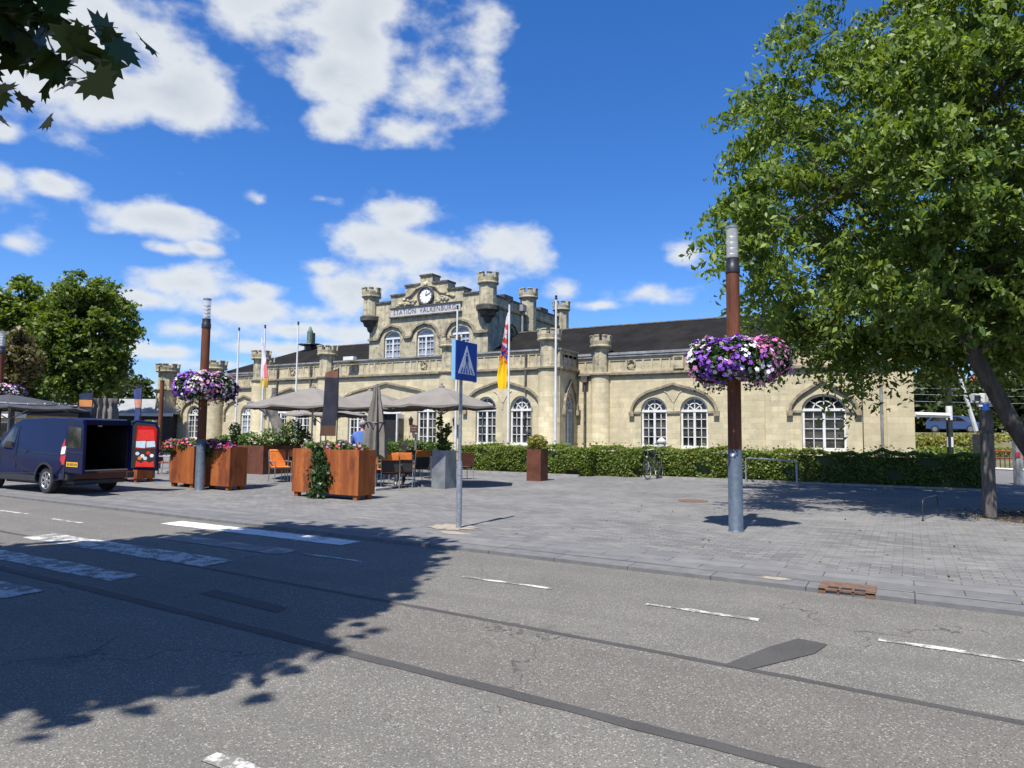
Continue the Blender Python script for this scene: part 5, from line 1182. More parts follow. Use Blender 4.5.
# red railing
fr = empty('red_railing', on_z(1000, 473), 'red and white metal railing beyond the end of the hedge', 'railing'); A_, B_ = on_z(978, 469), on_z(1100, 475); b = MB(); h_ = .95
for k in range(25): p = A_.lerp(B_, k / 24); b.box(p.x - .02, p.x + .02, p.y - .02, p.y + .02, 0, h_)
b.build('balusters', 'black', fr); M['red'] = mat('red_paint', (.36, .03, .034), .5, (.3, .025, .03), 5)
MB().tube([A_ + Vector((0, 0, h_)), B_ + Vector((0, 0, h_))], .05, 8).tube([A_ + Vector((0, 0, .62)), B_ + Vector((0, 0, .62))], .04, 8).build('top_rail', 'red', fr); MB().tube([A_ + Vector((0, 0, .06)), B_ + Vector((0, 0, .06))], .06, 8).build('bottom_rail', 'white', fr)
ws = P_(1018, 470, 24); o = empty('white_stand', (ws[0], ws[1], 0), 'white metal post with a small dark red plate at the right edge', 'post'); MB().cbox((ws[0], ws[1], .9), .22, .2, 1.8, YAW).build('post', 'lead', o, bevel=.02); MB().cbox((ws[0], ws[1] - .13, 1.05), .16, .03, .16, YAW).build('plate', 'red', o)
# overhead wires
for i, (y0, y1) in enumerate(((388, 387), (394, 395), (401, 402))):
    a, b_ = Vector(P_(900, y0, 40)), Vector(P_(1120, y1, 40)); tag(MB().tube([a, a.lerp(b_, .5) - Vector((0, 0, .12)), b_], .014, 5).build('overhead_wire', 'lead'), ['topmost', 'middle', 'lowest'][i] + ' overhead railway wire right of the station gable', 'wire', 'overhead railway wires')
# ------------------------------------------------------------------ the blue van (rear faces +x, both rear doors open)
t = NT('dark_blue_car_paint'); M['car'] = t.done((.0016, .004, .040), .30, .16); t.b.inputs['Coat Weight'].default_value = .16; t.b.inputs['Coat Roughness'].default_value = .06
M['tyre'] = mat('tyre_rubber', (.014, .014, .014), .8, (.022, .022, .022), 20)
M['alloy'] = mat('alloy_rim', (.42, .42, .43), .3, (.36, .36, .37), 8, metal=.7)
M['tail_red'] = mat('red_lamp_lens', (.50, .012, .012), .15, (.38, .01, .01), 8); M['plate'] = mat('yellow_number_plate', (.72, .42, .01), .4, (.68, .39, .01), 8)
M['bumper'] = mat('dark_red_brown_bumper', (.075, .022, .014), .25, (.055, .018, .012), 2); M['plastic'] = mat('black_plastic', (.02, .02, .021), .55, (.026, .026, .027), 12)  # bumper's red-brown paints in the reflection of the rust planter
UR, V0, V1 = -17.62, 9.12, 10.82; VC = (V0 + V1) / 2
van = empty('delivery_van', (UR - 2.2, VC, 0), 'dark blue delivery van with both rear doors swung open beside the rust planters', 'van')
X = lambda x: UR - x
def arch_pts(xa, r=.40, zc=.33): return [(xa - r * math.cos(PI * k / 10), zc + r * math.sin(PI * k / 10)) for k in range(11)]
low = [(0.02, .40)] + [(.42, .34)] + [p for p in arch_pts(.90)] + [(1.38, .27), (3.15, .27)] + [p for p in arch_pts(3.62)] + [(4.30, .32)]
upp = [(4.42, .45), (4.43, .72), (4.30, .93), (3.55, 1.12), (2.72, 1.72), (2.35, 1.83), (1.2, 1.87), (.22, 1.85), (.06, 1.80), (.0, 1.30), (-.01, .80)]
def yo(z, x): return .0 + max(0, z - .95) * .14 + max(0, x - 3.7) ** 2 * .35 + (.05 if z < .4 else 0)
b = MB(); poly = low + upp
for s_, vv in ((1, V0), (-1, V1)):
    for inn in (0, .05): b.add([(X(x), vv + s_ * (yo(z, x) + inn), z) for x, z in poly], [tuple(range(len(poly)))])
    n = len(poly); o0 = len(b.v) - 2 * n
    b.f += [(o0 + k, o0 + (k + 1) % n, o0 + n + (k + 1) % n, o0 + n + k) for k in range(n)]
def across(pts, name=None):
    B_ = MB(); vs = []
    for x, z in pts:
        q = yo(z, x)
        for f in (0, .02, .5, .98, 1): vs.append((X(x), V0 + q + (V1 - V0 - 2 * q) * f, z + (0 if f in (0, 1) else (.025 if f == .5 else .012))))
    B_.add(vs, [(i * 5 + k, i * 5 + k + 1, (i + 1) * 5 + k + 1, (i + 1) * 5 + k) for i in range(len(pts) - 1) for k in range(4)]); return B_
for seg in (upp[0:4], upp[4:9]):
    q = across(seg); b.add(q.v, q.f)
q = across([(4.30, .32), (4.42, .45)]); b.add(q.v, q.f)
b.box(X(.1), X(.0), V0 + .12, V1 - .12, 1.72, 1.83)           # header above the doors
for s_, vv in ((1, V0), (-1, V1)): b.box(X(.10), X(.0), min(vv + s_ * .03, vv + s_ * .11), max(vv + s_ * .03, vv + s_ * .11), .52, 1.72)
body = b.build('body', 'car', van, smooth=False, fix=True)
ws_ = across([(3.54, 1.13), (2.73, 1.715)]); ws_.build('windscreen', 'glass', van, fix=False)
# cargo space
cg = MB(); cg.box(X(2.6), X(.02), V0 + .11, V1 - .11, .50, .56); cg.box(X(2.62), X(2.55), V0 + .11, V1 - .11, .56, 1.70); cg.box(X(2.6), X(.08), V0 + .11, V0 + .15, .56, 1.70); cg.box(X(2.6), X(.08), V1 - .15, V1 - .11, .56, 1.70); cg.box(X(2.6), X(.08), V0 + .11, V1 - .11, 1.70, 1.74); cg.build('cargo_space', 'dark_inside', van)
MB().box(X(.12), X(-.01), V0 + .15, V1 - .15, .562, .585).build('sill_plate', 'alu', van)
MB().box(X(.08), X(-.06), V0 + .08, V1 - .08, .36, .545).build('rear_bumper', 'bumper', van, bevel=.03)
MB().box(X(.30), X(-.09), V0 + .02, V0 + .22, .36, .52).box(X(.30), X(-.09), V1 - .22, V1 - .02, .36, .52).box(X(.3), X(-.05), V0 + .2, V1 - .2, .25, .355).build('bumper_corner', 'plastic', van, bevel=.03)
MB().box(X(3.3), X(.4), V0 + .25, V1 - .25, .20, .34).build('underbody', 'plastic', van)
for x in (.90, 3.62):
    for vv, s_ in ((V0 + .03, -1), (V1 - .03, 1)):
        c = (X(x), vv - s_ * .11, .325); wh = MB(); prof = [(.20, -.10), (.30, -.105), (.322, -.08), (.325, 0), (.322, .08), (.30, .105), (.20, .10)]; vs = []; nn_ = 36
        for r_, h in prof:
            for k in range(nn_): a = 2 * PI * k / nn_; vs.append((c[0] + r_ * math.cos(a), c[1] + h, c[2] + r_ * math.sin(a)))
        wh.add(vs, [(j * nn_ + k, j * nn_ + (k + 1) % nn_, (j + 1) * nn_ + (k + 1) % nn_, (j + 1) * nn_ + k) for j in range(6) for k in range(nn_)])
        w_ = wh.build('wheel', 'tyre', van, smooth=True)
        rm = MB().torus((c[0], c[1] + s_ * .085, c[2]), .205, .022, 'y', 32, 6)
        for k in range(7):
            a = 2 * PI * k / 7; rm.strip([(c[0] + .03 * math.cos(a), c[1] + s_ * .07, c[2] + .03 * math.sin(a)), (c[0] + .2 * math.cos(a), c[1] + s_ * .085, c[2] + .2 * math.sin(a))], .055, .02, (0, s_, 0))
        rm.prism([(c[0] + .055 * math.cos(a), c[1] + s_ * .07, c[2] + .055 * math.sin(a)) for a in [2 * PI * k / 14 for k in range(14)]], (0, s_ * .03, 0)); rm.build('rim', 'alloy', w_)
        MB().prism([(c[0] + .2 * math.cos(a), c[1] + s_ * .03, c[2] + .2 * math.sin(a)) for a in [2 * PI * k / 24 for k in range(24)]], (0, s_ * .01, 0)).build('hub', 'black', w_)
        ar = MB(); P_a = [(X(x) + .42 * math.cos(PI * k / 14), vv + s_ * .03, .33 + .42 * math.sin(PI * k / 14)) for k in range(15)]; ar.strip(P_a, .05, .025, (0, s_, 0)); ar.build('arch_trim', 'plastic', van)
for vv, s_ in ((V0, 1), (V1, -1)):
    b = MB(); y0 = lambda z: vv + s_ * (yo(z, 0) - .012)
    P_l = [(X(.01), 1.42), (X(.12), 1.42), (X(.20), 1.2), (X(.20), .86), (X(.12), .74), (X(.01), .74)]
    b.prism([(x, y0(z), z) for x, z in P_l], (0, s_ * .06, 0)); tl = b.build('tail_light', 'tail_red', van)
    MB().prism([(x, y0(z) - s_ * .004, z) for x, z in [(X(.02), 1.18), (X(.195), 1.16), (X(.195), .98), (X(.02), 1.0)]], (0, s_ * .02, 0)).build('lens', 'white', tl)
    MB().prism([(x, y0(z) - s_ * .006, z) for x, z in [(X(.02), 1.78), (X(.10), 1.76), (X(.12), 1.40), (X(.02), 1.42)]], (0, s_ * .02, 0)).build('pillar_trim', 'galv', van)
    MB().prism([(x, vv + s_ * (yo(z, x) - .006), z) for x, z in [(X(3.32), 1.12), (X(2.55), 1.08), (X(2.45), 1.60), (X(2.66), 1.66)]], (0, s_ * .02, 0)).build('side_window', 'glass', van)
    b = MB()
    for pts in ([(2.40, 1.68), (2.36, 1.0), (2.42, .36)], [(2.3, 1.06), (1.5, 1.02), (.3, .98)], [(1.25, .50), (3.1, .44)]): b.strip([(X(x), vv + s_ * (yo(z, x) - .001), z) for x, z in pts], .018, .006, (0, -s_, 0))
    b.build('panel_line', 'plastic', van)
    MB().box(X(1.9), X(1.76), vv - s_ * .02 - .01, vv - s_ * .02 + .01, 1.02, 1.05).build('door_handle', 'plastic', van)
    mr = MB().cbox((X(3.12), vv - s_ * .13, 1.18), .10, .2, .24).build('mirror', 'car', van, bevel=.03)
    MB().box(X(3.1), X(1.3), vv + s_ * .02 - .02, vv + s_ * .02 + .02, .30, .44).build('sill_trim', 'plastic', van)
def rear_door(hx, hy, ang, wdt, s_, label):
    """door slab hinged at (hx,hy); ang: direction of the slab in the ground plane"""
    d = Vector((math.cos(ang), math.sin(ang), 0)); n_ = Vector((-d.y, d.x, 0)) * s_      # n_ points to the outer skin
    T = lambda a, o_, z: tuple(Vector((hx, hy, z)) + d * a + n_ * o_)
    b = MB(); prof = [(0.0, .56), (wdt, .54), (wdt, 1.0), (wdt - .02, 1.66), (wdt - .09, 1.80), (.10, 1.85), (.0, 1.76)]
    b.prism([T(a, 0, z) for a, z in prof], tuple(n_ * .07)); dr_ = b.build('rear_door', 'car', van, bevel=.015); dr_['label'] = label
    return dr_, T, n_
ld, T, n_ = rear_door(UR + .03, V0 + .06, R(-2), .80, -1, 'open left rear door carrying the number plate')
MB().prism([T(a, .071, z) for a, z in ((.08, 1.15), (.68, 1.15), (.68, 1.62), (.1, 1.66))], tuple(n_ * .004)).build('window_panel', 'glass', ld)
MB().strip([T(0, .071, 1.06), T(.80, .071, 1.04)], .02, .006, tuple(n_)).build('panel_line', 'plastic', ld)
pt = MB().prism([T(a, .072, z) for a, z in ((.08, .70), (.60, .70), (.60, .81), (.08, .81))], tuple(n_ * .01)).build('number_plate', 'plate', ld)
b = MB()
for k, a in enumerate((.13, .19, .27, .33, .39, .47, .53)): b.prism([T(a, .083, z) if i % 2 == 0 else T(a + .034, .083, z) for i, z in enumerate(())] or [T(a, .083, .725), T(a + .034, .083, .725), T(a + .034, .083, .785), T(a, .083, .785)], tuple(n_ * .002))
b.build('plate_marks', 'plastic', pt)
rd_, T, n_ = rear_door(UR + .02, V1 - .10, R(24), .74, 1, 'open right rear door with a red and white panel on its inside')
inn = -n_
MB().prism([T(a, -.001, z) for a, z in ((.03, .60), (.71, .60), (.71, 1.62), (.64, 1.74), (.12, 1.79), (.03, 1.70))], tuple(inn * .006)).build('inner_lining', 'dark_inside', rd_)
ip = MB().prism([T(a, -.006, z) for a, z in ((.12, .62), (.70, .62), (.70, 1.58), (.62, 1.68), (.16, 1.70))], tuple(inn * .012)).build('inner_panel', 'tail_red', rd_)
def deco(pts, m_, nm='panel_mark'): MB().prism([T(a, -.019, z) for a, z in pts], tuple(inn * .004)).build(nm, m_, ip)
M['pale_blue'] = mat('pale_blue_print', (.50, .62, .68), .5, (.42, .55, .62), 15); M['print_red'] = mat('bright_red_print', (.62, .03, .02), .5, (.55, .025, .02), 10)
deco([(.16, 1.32), (.66, 1.32), (.62, 1.60), (.20, 1.60)], 'print_red'); deco([(.15, 1.14), (.40, 1.12), (.42, 1.31), (.15, 1.30)], 'pale_blue'); deco([(.44, 1.14), (.68, 1.16), (.66, 1.31), (.44, 1.30)], 'pale_blue')
deco([(.12, .62), (.70, .62), (.70, 1.13), (.12, 1.10)], 'dark_inside')
for i, (a, z, m_) in enumerate(((.2, .98, 'pale_blue'), (.34, .92, 'white'), (.5, 1.0, 'print_red'), (.6, .93, 'white'), (.42, .86, 'pale_blue'), (.27, .86, 'orange'))): MB().prism([T(a + .06 * math.cos(q), -.021, z + .05 * math.sin(q * 1.0)) for q in [PI * k / 3 for k in range(6)]], tuple(inn * .004)).build('panel_mark', m_, ip)
MB().prism([T(a, -.024, z) for a, z in ((.16, .64), (.68, .64), (.66, .80), (.55, .74), (.42, .80), (.3, .73), (.18, .80))], tuple(inn * .004)).build('panel_mark', 'print_red', ip)
MB().cbox((X(.30), VC + .1, 1.68), .06, .1, .03).build('cargo_lamp', 'white', van)

# ------------------------------------------------------------------ people
def skin(name, P, E_, rad, m_, parent, sub=2):
    me = bpy.data.meshes.new(name); off = parent.location if parent else Vector((0, 0, 0))
    me.from_pydata([tuple(Vector(p) - off) for p in P], E_, []); o = bpy.data.objects.new(name, me); COL.objects.link(o)
    s_ = o.modifiers.new('s', 'SKIN'); 
    for i, q in enumerate(me.skin_vertices[0].data): q.radius = rad[i] if isinstance(rad[i], tuple) else (rad[i], rad[i]); q.use_root = (i == 0)
    s_.use_smooth_shade = True; u_ = o.modifiers.new('u', 'SUBSURF'); u_.levels = sub; u_.render_levels = sub
    bpy.context.view_layer.update(); m2 = bpy.data.meshes.new_from_object(o.evaluated_get(bpy.context.evaluated_depsgraph_get())); bpy.data.objects.remove(o)
    m2.name = name; m2.materials.clear(); m2.materials.append(M[m_]); q = bpy.data.objects.new(name, m2); COL.objects.link(q); q.parent = parent; return q
def person(base, face, label, sit=False, shirt='shirt_blue', hair='hair_grey', h=1.0, lean=.0, arms=((.0, .3, 1.0), (.0, .3, 1.0))):
    f = Vector((face[0], face[1], 0)).normalized(); s_ = Vector((f.y, -f.x, 0)); B_ = Vector((base[0], base[1], 0)); u_ = Vector((0, 0, 1))
    o = empty('person', tuple(B_), label, 'person'); Q = lambda a, b, z: B_ + s_ * a * h + f * (b + (lean * max(0, z - .9))) * h + u_ * z * h
    dz = -.46 if sit else 0
    pel = Q(0, 0, .95 + dz); P = [pel, Q(0, .0, 1.15 + dz), Q(0, .0, 1.38 + dz), Q(0, .01, 1.50 + dz), Q(0, .02, 1.58 + dz), Q(0, .03, 1.68 + dz), Q(0, .02, 1.76 + dz)]
    E_ = [(i, i + 1) for i in range(6)]; rad = [(.16, .11), (.15, .105), (.14, .09), .06, .055, (.082, .098), (.072, .088)]
    for k, a in enumerate((-1, 1)):
        i0 = len(P); sh = Q(a * .19, 0, 1.43 + dz); hx, hy, hz = arms[k]; hand = Q(a * (.26 + hx), hy, hz + dz); el = (sh + hand) * .5 + s_ * a * .06 - f * .06
        P += [sh, el, hand]; E_ += [(2, i0), (i0, i0 + 1), (i0 + 1, i0 + 2)]; rad += [.062, .045, .034]
        hd = (hand - el).normalized(); i1 = len(P); P += [hand + hd * .07]; E_ += [(i0 + 2, i1)]; rad += [(.040, .022)]
        for j in range(4): P += [hand + hd * .13 + s_ * .018 * (j - 1.5) - u_ * .01 * j, hand + hd * (.175 - .008 * abs(j - 1)) + s_ * .02 * (j - 1.5) - u_ * .025]; E_ += [(i1, len(P) - 2), (len(P) - 2, len(P) - 1)]; rad += [.0085, .0075]
        P += [hand + hd * .07 + s_ * -a * .045, hand + hd * .11 + s_ * -a * .055]; E_ += [(i0 + 2, len(P) - 2), (len(P) - 2, len(P) - 1)]; rad += [.011, .009]
    for a in (-1, 1):
        i0 = len(P)
        if sit: L3 = [Q(a * .09, .03, .92 + dz), Q(a * .11, .44, .96 + dz), Q(a * .11, .42, .10), Q(a * .11, .56, .04)]
        else: L3 = [Q(a * .09, 0, .90), Q(a * .10, .02, .50), Q(a * .10, 0, .09), Q(a * .11, .14, .035)]
        P += L3; E_ += [(0, i0), (i0, i0 + 1), (i0 + 1, i0 + 2), (i0 + 2, i0 + 3)]; rad += [.088, .062, .042, .038]
    skin('body', P, E_, rad, 'skin', o)
    # clothes follow the same skeleton, slightly larger
    i = [0, 1, 2, 3]; a0, a1 = 7, 7 + 14
    PS = [P[0] + u_ * .0, P[1], P[2], P[3] + u_ * .04, P[7], P[8], P[9], P[7 + 14], P[8 + 14], P[9 + 14]]
    skin('shirt', PS, [(0, 1), (1, 2), (2, 3), (2, 4), (4, 5), (5, 6), (2, 7), (7, 8), (8, 9)], [(.185, .135), (.175, .13), (.20, .14), .10, .10, .072, .055, .10, .072, .055], shirt, o)
    l0 = 7 + 28
    skin('trousers', [P[0], P[l0], P[l0 + 1], P[l0 + 2], P[l0 + 4], P[l0 + 5], P[l0 + 6]], [(0, 1), (1, 2), (2, 3), (0, 4), (4, 5), (5, 6)], [(.175, .125), .105, .08, .062, .105, .08, .062], 'trouser', o)
    hc = Q(0, .03, 1.70 + dz); hb = MB(); hb.sphere(tuple(Q(0, .0, 1.735 + dz)), .098 * h, .105 * h, .10 * h, 14, 9); hb.build('hair', hair, o, smooth=True)
    fc = MB()
    for a in (-1, 1): fc.sphere(tuple(Q(a * .033, .118, 1.69 + dz)), .012, .012, .012, 8, 6)
    fc.build('eyes', 'black', o); MB().sphere(tuple(Q(0, .13, 1.665 + dz)), .015, .02, .022, 8, 6).build('nose', 'skin', o, smooth=True); MB().sphere(tuple(Q(0, .118, 1.625 + dz)), .025, .01, .008, 8, 6).build('mouth', 'tail_red', o)
    e = MB()
    for a in (-1, 1): e.sphere(tuple(Q(a * .088, .02, 1.685 + dz)), .014, .02, .03, 8, 6)
    e.build('ears', 'skin', o, smooth=True)
    return o
p_ = at(361, 432, 19.6); person((p_.x, p_.y), (-.3, .9), 'grey haired person in a blue shirt standing with their back turned behind the ivy planter', h=1.06, lean=.12, arms=((-.02, .28, 1.05), (-.02, .28, 1.05)))
p_ = at(405, 440, 21.2); person((p_.x, p_.y), (.35, -.9), 'fair haired person in dark clothes sitting at the table behind the headrest chairs', sit=True, shirt='shirt_dark', hair='hair_blond', h=.97, arms=((-.05, .34, 1.12), (-.05, .34, 1.12)))

# ------------------------------------------------------------------ hedges
def hedge(u0, u1, v0, v1, h, label, seed, lm='leaf_hedge', per=2300, ls=.095):
    o = empty('hedge', ((u0 + u1) / 2, (v0 + v1) / 2, 0), label, 'hedge'); MB().box(u0 + .14, u1 - .14, v0 + .14, v1 - .14, 0, h - .16).build('branches', 'leaf_far', o)  # added solid dark core box behind the leaves, no modelled twigs
    g_ = np.random.default_rng(seed); ln = u1 - u0; wd = v1 - v0; n = int(per * ln); P = []; Nn = []
    k = g_.uniform(size=n); a = g_.uniform(u0, u1, n); bulge = .08 * np.sin(a * 1.9 + seed) + .06 * np.sin(a * 4.7 + 2 * seed)
    top = k < .36; front = (k >= .36) & (k < .80); back = (k >= .80) & (k < .93); end = k >= .93
    x = a.copy(); y = g_.uniform(v0, v1, n); z = h + .06 * np.sin(a * 2.3 + seed) + .045 * np.sin(a * 6.1) + .03 * np.sin(a * 13.7) - np.abs(g_.normal(size=n)) * .05 + (g_.uniform(size=n) < .05) * g_.uniform(0, .22, n)
    zf = g_.uniform(.02, h, n); y = np.where(front, v0 + np.abs(g_.normal(size=n)) * .07 - bulge - .08 * np.sin(zf * 2.2), y); z = np.where(front, zf, z); y = np.where(back, v1 - np.abs(g_.normal(size=n)) * .07, y); z = np.where(back, zf, z)
    x = np.where(end, np.where(g_.uniform(size=n) < .5, u0 + np.abs(g_.normal(size=n)) * .06, u1 - np.abs(g_.normal(size=n)) * .06), x); z = np.where(end, zf, z)
    nr = np.where(top[:, None], [0, 0, 1.], np.where(front[:, None], [0, -1., .35], np.where(back[:, None], [0, 1., .3], [1., 0, .3])))
    # thin patches
    keep = ~((front) & (np.sin(x * 3.1 + seed) * np.sin(z * 5 + x) > .62)); P = np.stack([x, y, z], 1)[keep]
    raw_mesh('foliage', leaves(P, np.full(len(P), ls), nr[keep], .15), None, lm, o); return o
hedge(-8.9, 1.95, 25.5, 26.5, 1.10, 'long clipped green hedge below the right wing, with the bicycle at its left end', 3)
hedge(-16.6, -10.6, 24.35, 25.4, 1.08, 'clipped green hedge behind the tall brown planter, before the right porch bay', 5)
hedge(-10.9, -8.8, 25.15, 26.3, 1.09, 'short stretch of hedge between the brown planter and the bicycle', 7)
hedge(-21.0, -17.2, 24.0, 25.0, 1.15, 'hedge behind the terrace chairs, below the cafe door', 8, lm='leaf_box')
b = MB().box(-8.9, 2.3, 25.28, 25.38, -.002, .07).box(-16.6, -10.9, 24.08, 24.18, -.002, .07); struct(b.build('kerb', 'concrete'))
struct(MB().box(-8.9, 2.2, 25.381, 26.9, -.002, .035).box(-16.6, -10.9, 24.181, 25.6, -.002, .035).build('planting_bed', 'soil'))

# ------------------------------------------------------------------ near plane tree, overhead on the left (out of the frame, its shadow lies on the road)
poly = [(-4.6, 2.15), (-4.3, 2.85), (-4.05, 3.6), (-4.6, 4.2), (-4.8, 5.1), (-4.75, 5.6), (-5.6, 7.2), (-6.3, 8.2), (-7.3, 8.65), (-9.2, 8.5), (-9.6, 7.1), (-10.0, 5.8), (-10.6, 4.9), (-12, 3.6), (-12.5, 1.0), (-9, .2), (-6.3, 1.3)]
def inside(x, y):
    c = False; j = len(poly) - 1
    for i in range(len(poly)):
        if ((poly[i][1] > y) != (poly[j][1] > y)) and x < (poly[j][0] - poly[i][0]) * (y - poly[i][1]) / (poly[j][1] - poly[i][1]) + poly[i][0]: c = not c
        j = i
    return c
CT = math.cos(SUN_EL) / math.sin(SUN_EL); g_ = np.random.default_rng(11); cl_ = []
while len(cl_) < 1000:
    x, y = g_.uniform(-12.5, -4), g_.uniform(-1, 8.8)
    if not inside(x, y): continue
    z = g_.uniform(4.0, 10.8); p = Vector((x, y - CT * z, z)); dp = p.x * FW.x + p.y * FW.y; la = p.x * RI0.x + p.y * RI0.y
    if dp > .3 and la > -.80 * dp - .4 and (z - EYE) < .69 * dp + .40: continue        # crown is carried high, above the street
    cl_.append((p.x + .09 * CT * z, p.y, z))
for (x, y) in ((10, 10), (45, 15), (30, 45), (70, 35), (110, 45), (130, 45), (150, 42), (60, 75), (90, 75), (100, 55), (0, 60), (-30, 20), (80, 20), (120, 25), (45, 85)):     # unseen clumps added up the sun rays to shade the hanging spray
    for h_ in (2.6, 3.3, 4.1): q = at(x, y, 4.85); cl_.append((q.x + .09 * CT * h_, q.y - CT * h_, q.z + h_))
cl_ = np.array(cl_); n = 44 * len(cl_); C_ = np.repeat(cl_, 44, axis=0) + g_.normal(size=(n, 3)) * [.24, .24, .16]
pt_ = tree('plane_tree', [(-8.6, -2.6, 0), (-8.5, -2.5, 2.2), (-8.4, -2.2, 4.2), (-8.2, -1.6, 6.0), (-8.0, -.9, 8.2)], .24, cl_, .3, 1, .12, 'leaf_plane', 'tall plane tree whose lobed leaves hang into the top left corner of the picture', nlimb=10)
tw = [((-20, -10), (30, 18)), ((-20, 20), (40, 44)), ((30, 18), (80, 30)), ((80, 30), (118, 28)), ((40, 44), (70, 70)), ((40, 44), (20, 62)), ((60, 60), (95, 80)), ((30, 18), (60, 14))]
hang = [(125, 50), (148, 43), (112, 38), (86, 46), (72, 38), (96, 56), (58, 70), (46, 84), (78, 76), (100, 85), (64, 84), (12, 56), (4, 44), (22, 62), (40, 40), (52, 44), (30, 44), (100, 30), (84, 24), (50, 66), (70, 60), (38, 60), (108, 62)]
for i in range(70): hang.append((g_.uniform(-60, 66), g_.uniform(-50, 34)))
HP = np.array([tuple(at(x, y, 4.8 + g_.uniform(-.2, .4))) for x, y in hang]); HS = np.array([.20] * 23 + [.18] * 70) * 1.3
V1_, k1 = lobed(C_, np.full(n, .225), [0, 0, .9], PLANE_LEAF); V2_, k1 = lobed(HP, HS, np.array(unit(np.array(-FW)[None, :] * .9 + [[0, 0, .8]])), PLANE_LEAF)
cr_ = [c for c in pt_.children if c.name.startswith('crown')][0]; nm_ = cr_.name; bpy.data.objects.remove(cr_)
raw_mesh('crown', np.concatenate([V1_, V2_]), None, 'leaf_plane', pt_, k=k1)
b = MB(); st0 = Vector(cl_[np.argmin(np.linalg.norm(cl_ - np.array(at(-90, -60, 3.4)), axis=1))])
b.tube([st0, at(-110, -60, 5.0), at(-20, -10, 4.88)], .026, 6, .013)
for (a, c) in tw: b.tube([at(*a, 4.86), at((a[0] + c[0]) / 2, (a[1] + c[1]) / 2 - 3, 4.86), at(*c, 4.85)], .006, 5, .003)
b.build('twig', 'bark', pt_)

# ------------------------------------------------------------------ big tree on the right
def U_(X_, Y_, z): return tuple(Vector((RI0.x, RI0.y, 0)) * X_ + Vector((FW.x, FW.y, 0)).normalized() * Y_ + Vector((0, 0, z)))
cp_ = crown_pts(430, (0, 0, 0), (5.7, 6.0, 5.2), .50, .16, seed=21); base_c = np.array(U_(11.7, 15.4, 8.1)); CL2 = []
for p in cp_:
    q = base_c + p; dx = (q - base_c)
    rr = math.hypot(dx[0], dx[1]); zmin = 3.3 + .45 * max(0, rr - 3) + .5 * math.sin(math.atan2(dx[1], dx[0]) * 4)
    if q[2] < zmin: q[2] = zmin + abs(q[2] - zmin) * .35
    CL2.append(q)
# a few low boughs that reach out over the paving
for (x, y, d) in ((800, 40, 15.5), (832, 20, 15.5), (850, 70, 15), (800, 105, 15), (790, 75, 15.2), (776, 145, 14.8), (750, 172, 14.6), (755, 205, 14.3), (742, 238, 14), (740, 262, 14), (765, 285, 14), (775, 320, 14), (795, 338, 17), (815, 350, 17), (845, 388, 17), (870, 375, 17), (895, 365, 17.2), (920, 378, 17), (950, 370, 16.5), (975, 365, 16), (785, 335, 17), (805, 345, 17), (780, 350, 17), (830, 370, 17.3), (860, 355, 17.5), (760, 330, 17), (825, 365, 17), (848, 374, 17), (790, 365, 17), (865, 362, 17), (880, 350, 16.8), (905, 360, 16.5), (935, 350, 16.3), (960, 345, 16), (990, 340, 15.5), (750, 262, 13.5), (748, 240, 13.6), (750, 215, 13.8), (760, 190, 14), (752, 130, 14.2), (775, 90, 14.5), (760, 300, 13.6), (1010, 330, 15), (1015, 300, 15), (980, 320, 15.5), (930, 330, 16)):
    CL2.append(np.array(at(x + 14, y - 24, d)))
for i in range(70): CL2.append(np.array(at(random.uniform(880, 1090), random.uniform(40, 335), random.uniform(12.5, 16.5))))
CL2 = np.array(CL2)
rt = tree('zelkova_tree', [U_(11.0, 13.75, 0), U_(10.55, 13.75, 1.0), U_(9.95, 13.8, 2.0), U_(9.35, 13.9, 3.3), U_(9.1, 14.2, 4.8), U_(9.6, 14.8, 6.6), U_(10.2, 15.2, 8.8)], .20, CL2, 1.0, 396, .15, 'leaf_zelk',
     'big spreading green tree at the right edge, over the hedge end', nlimb=16, droop=.9, asp=.44, flat=.5, sprays=9)
# leaf litter in the tree pit
tb_ = Vector(U_(11.0, 13.75, 0)); struct(MB().cyl((tb_.x, tb_.y), 1.5, -.001, .004, 28).build('tree_pit', 'soil'))
a = g_.uniform(0, 2 * PI, 900); r_ = 1.9 * np.sqrt(g_.uniform(0, 1, 900)); P = np.stack([tb_.x + r_ * np.cos(a) * 1.1, tb_.y + r_ * np.sin(a), np.full(900, .015)], 1)
o = raw_mesh('leaf_litter', leaves(P, np.full(900, .07), np.array([[0, 0, 5.]] * 900), 0), None, 'leaf_lit'); tag(o, 'dry fallen leaves scattered in the tree pit', 'leaves', kind='stuff')
a = g_.uniform(0, 1, 140); P = np.stack([g_.uniform(-6, 4, 140), g_.uniform(8.4, 16, 140), np.full(140, .012)], 1); o = raw_mesh('fallen_leaves', leaves(P, np.full(140, .05), np.array([[0, 0, 5.]] * 140), 0), None, 'leaf_lit'); tag(o, 'stray dry leaves blown over the open paving', 'leaves', kind='stuff')

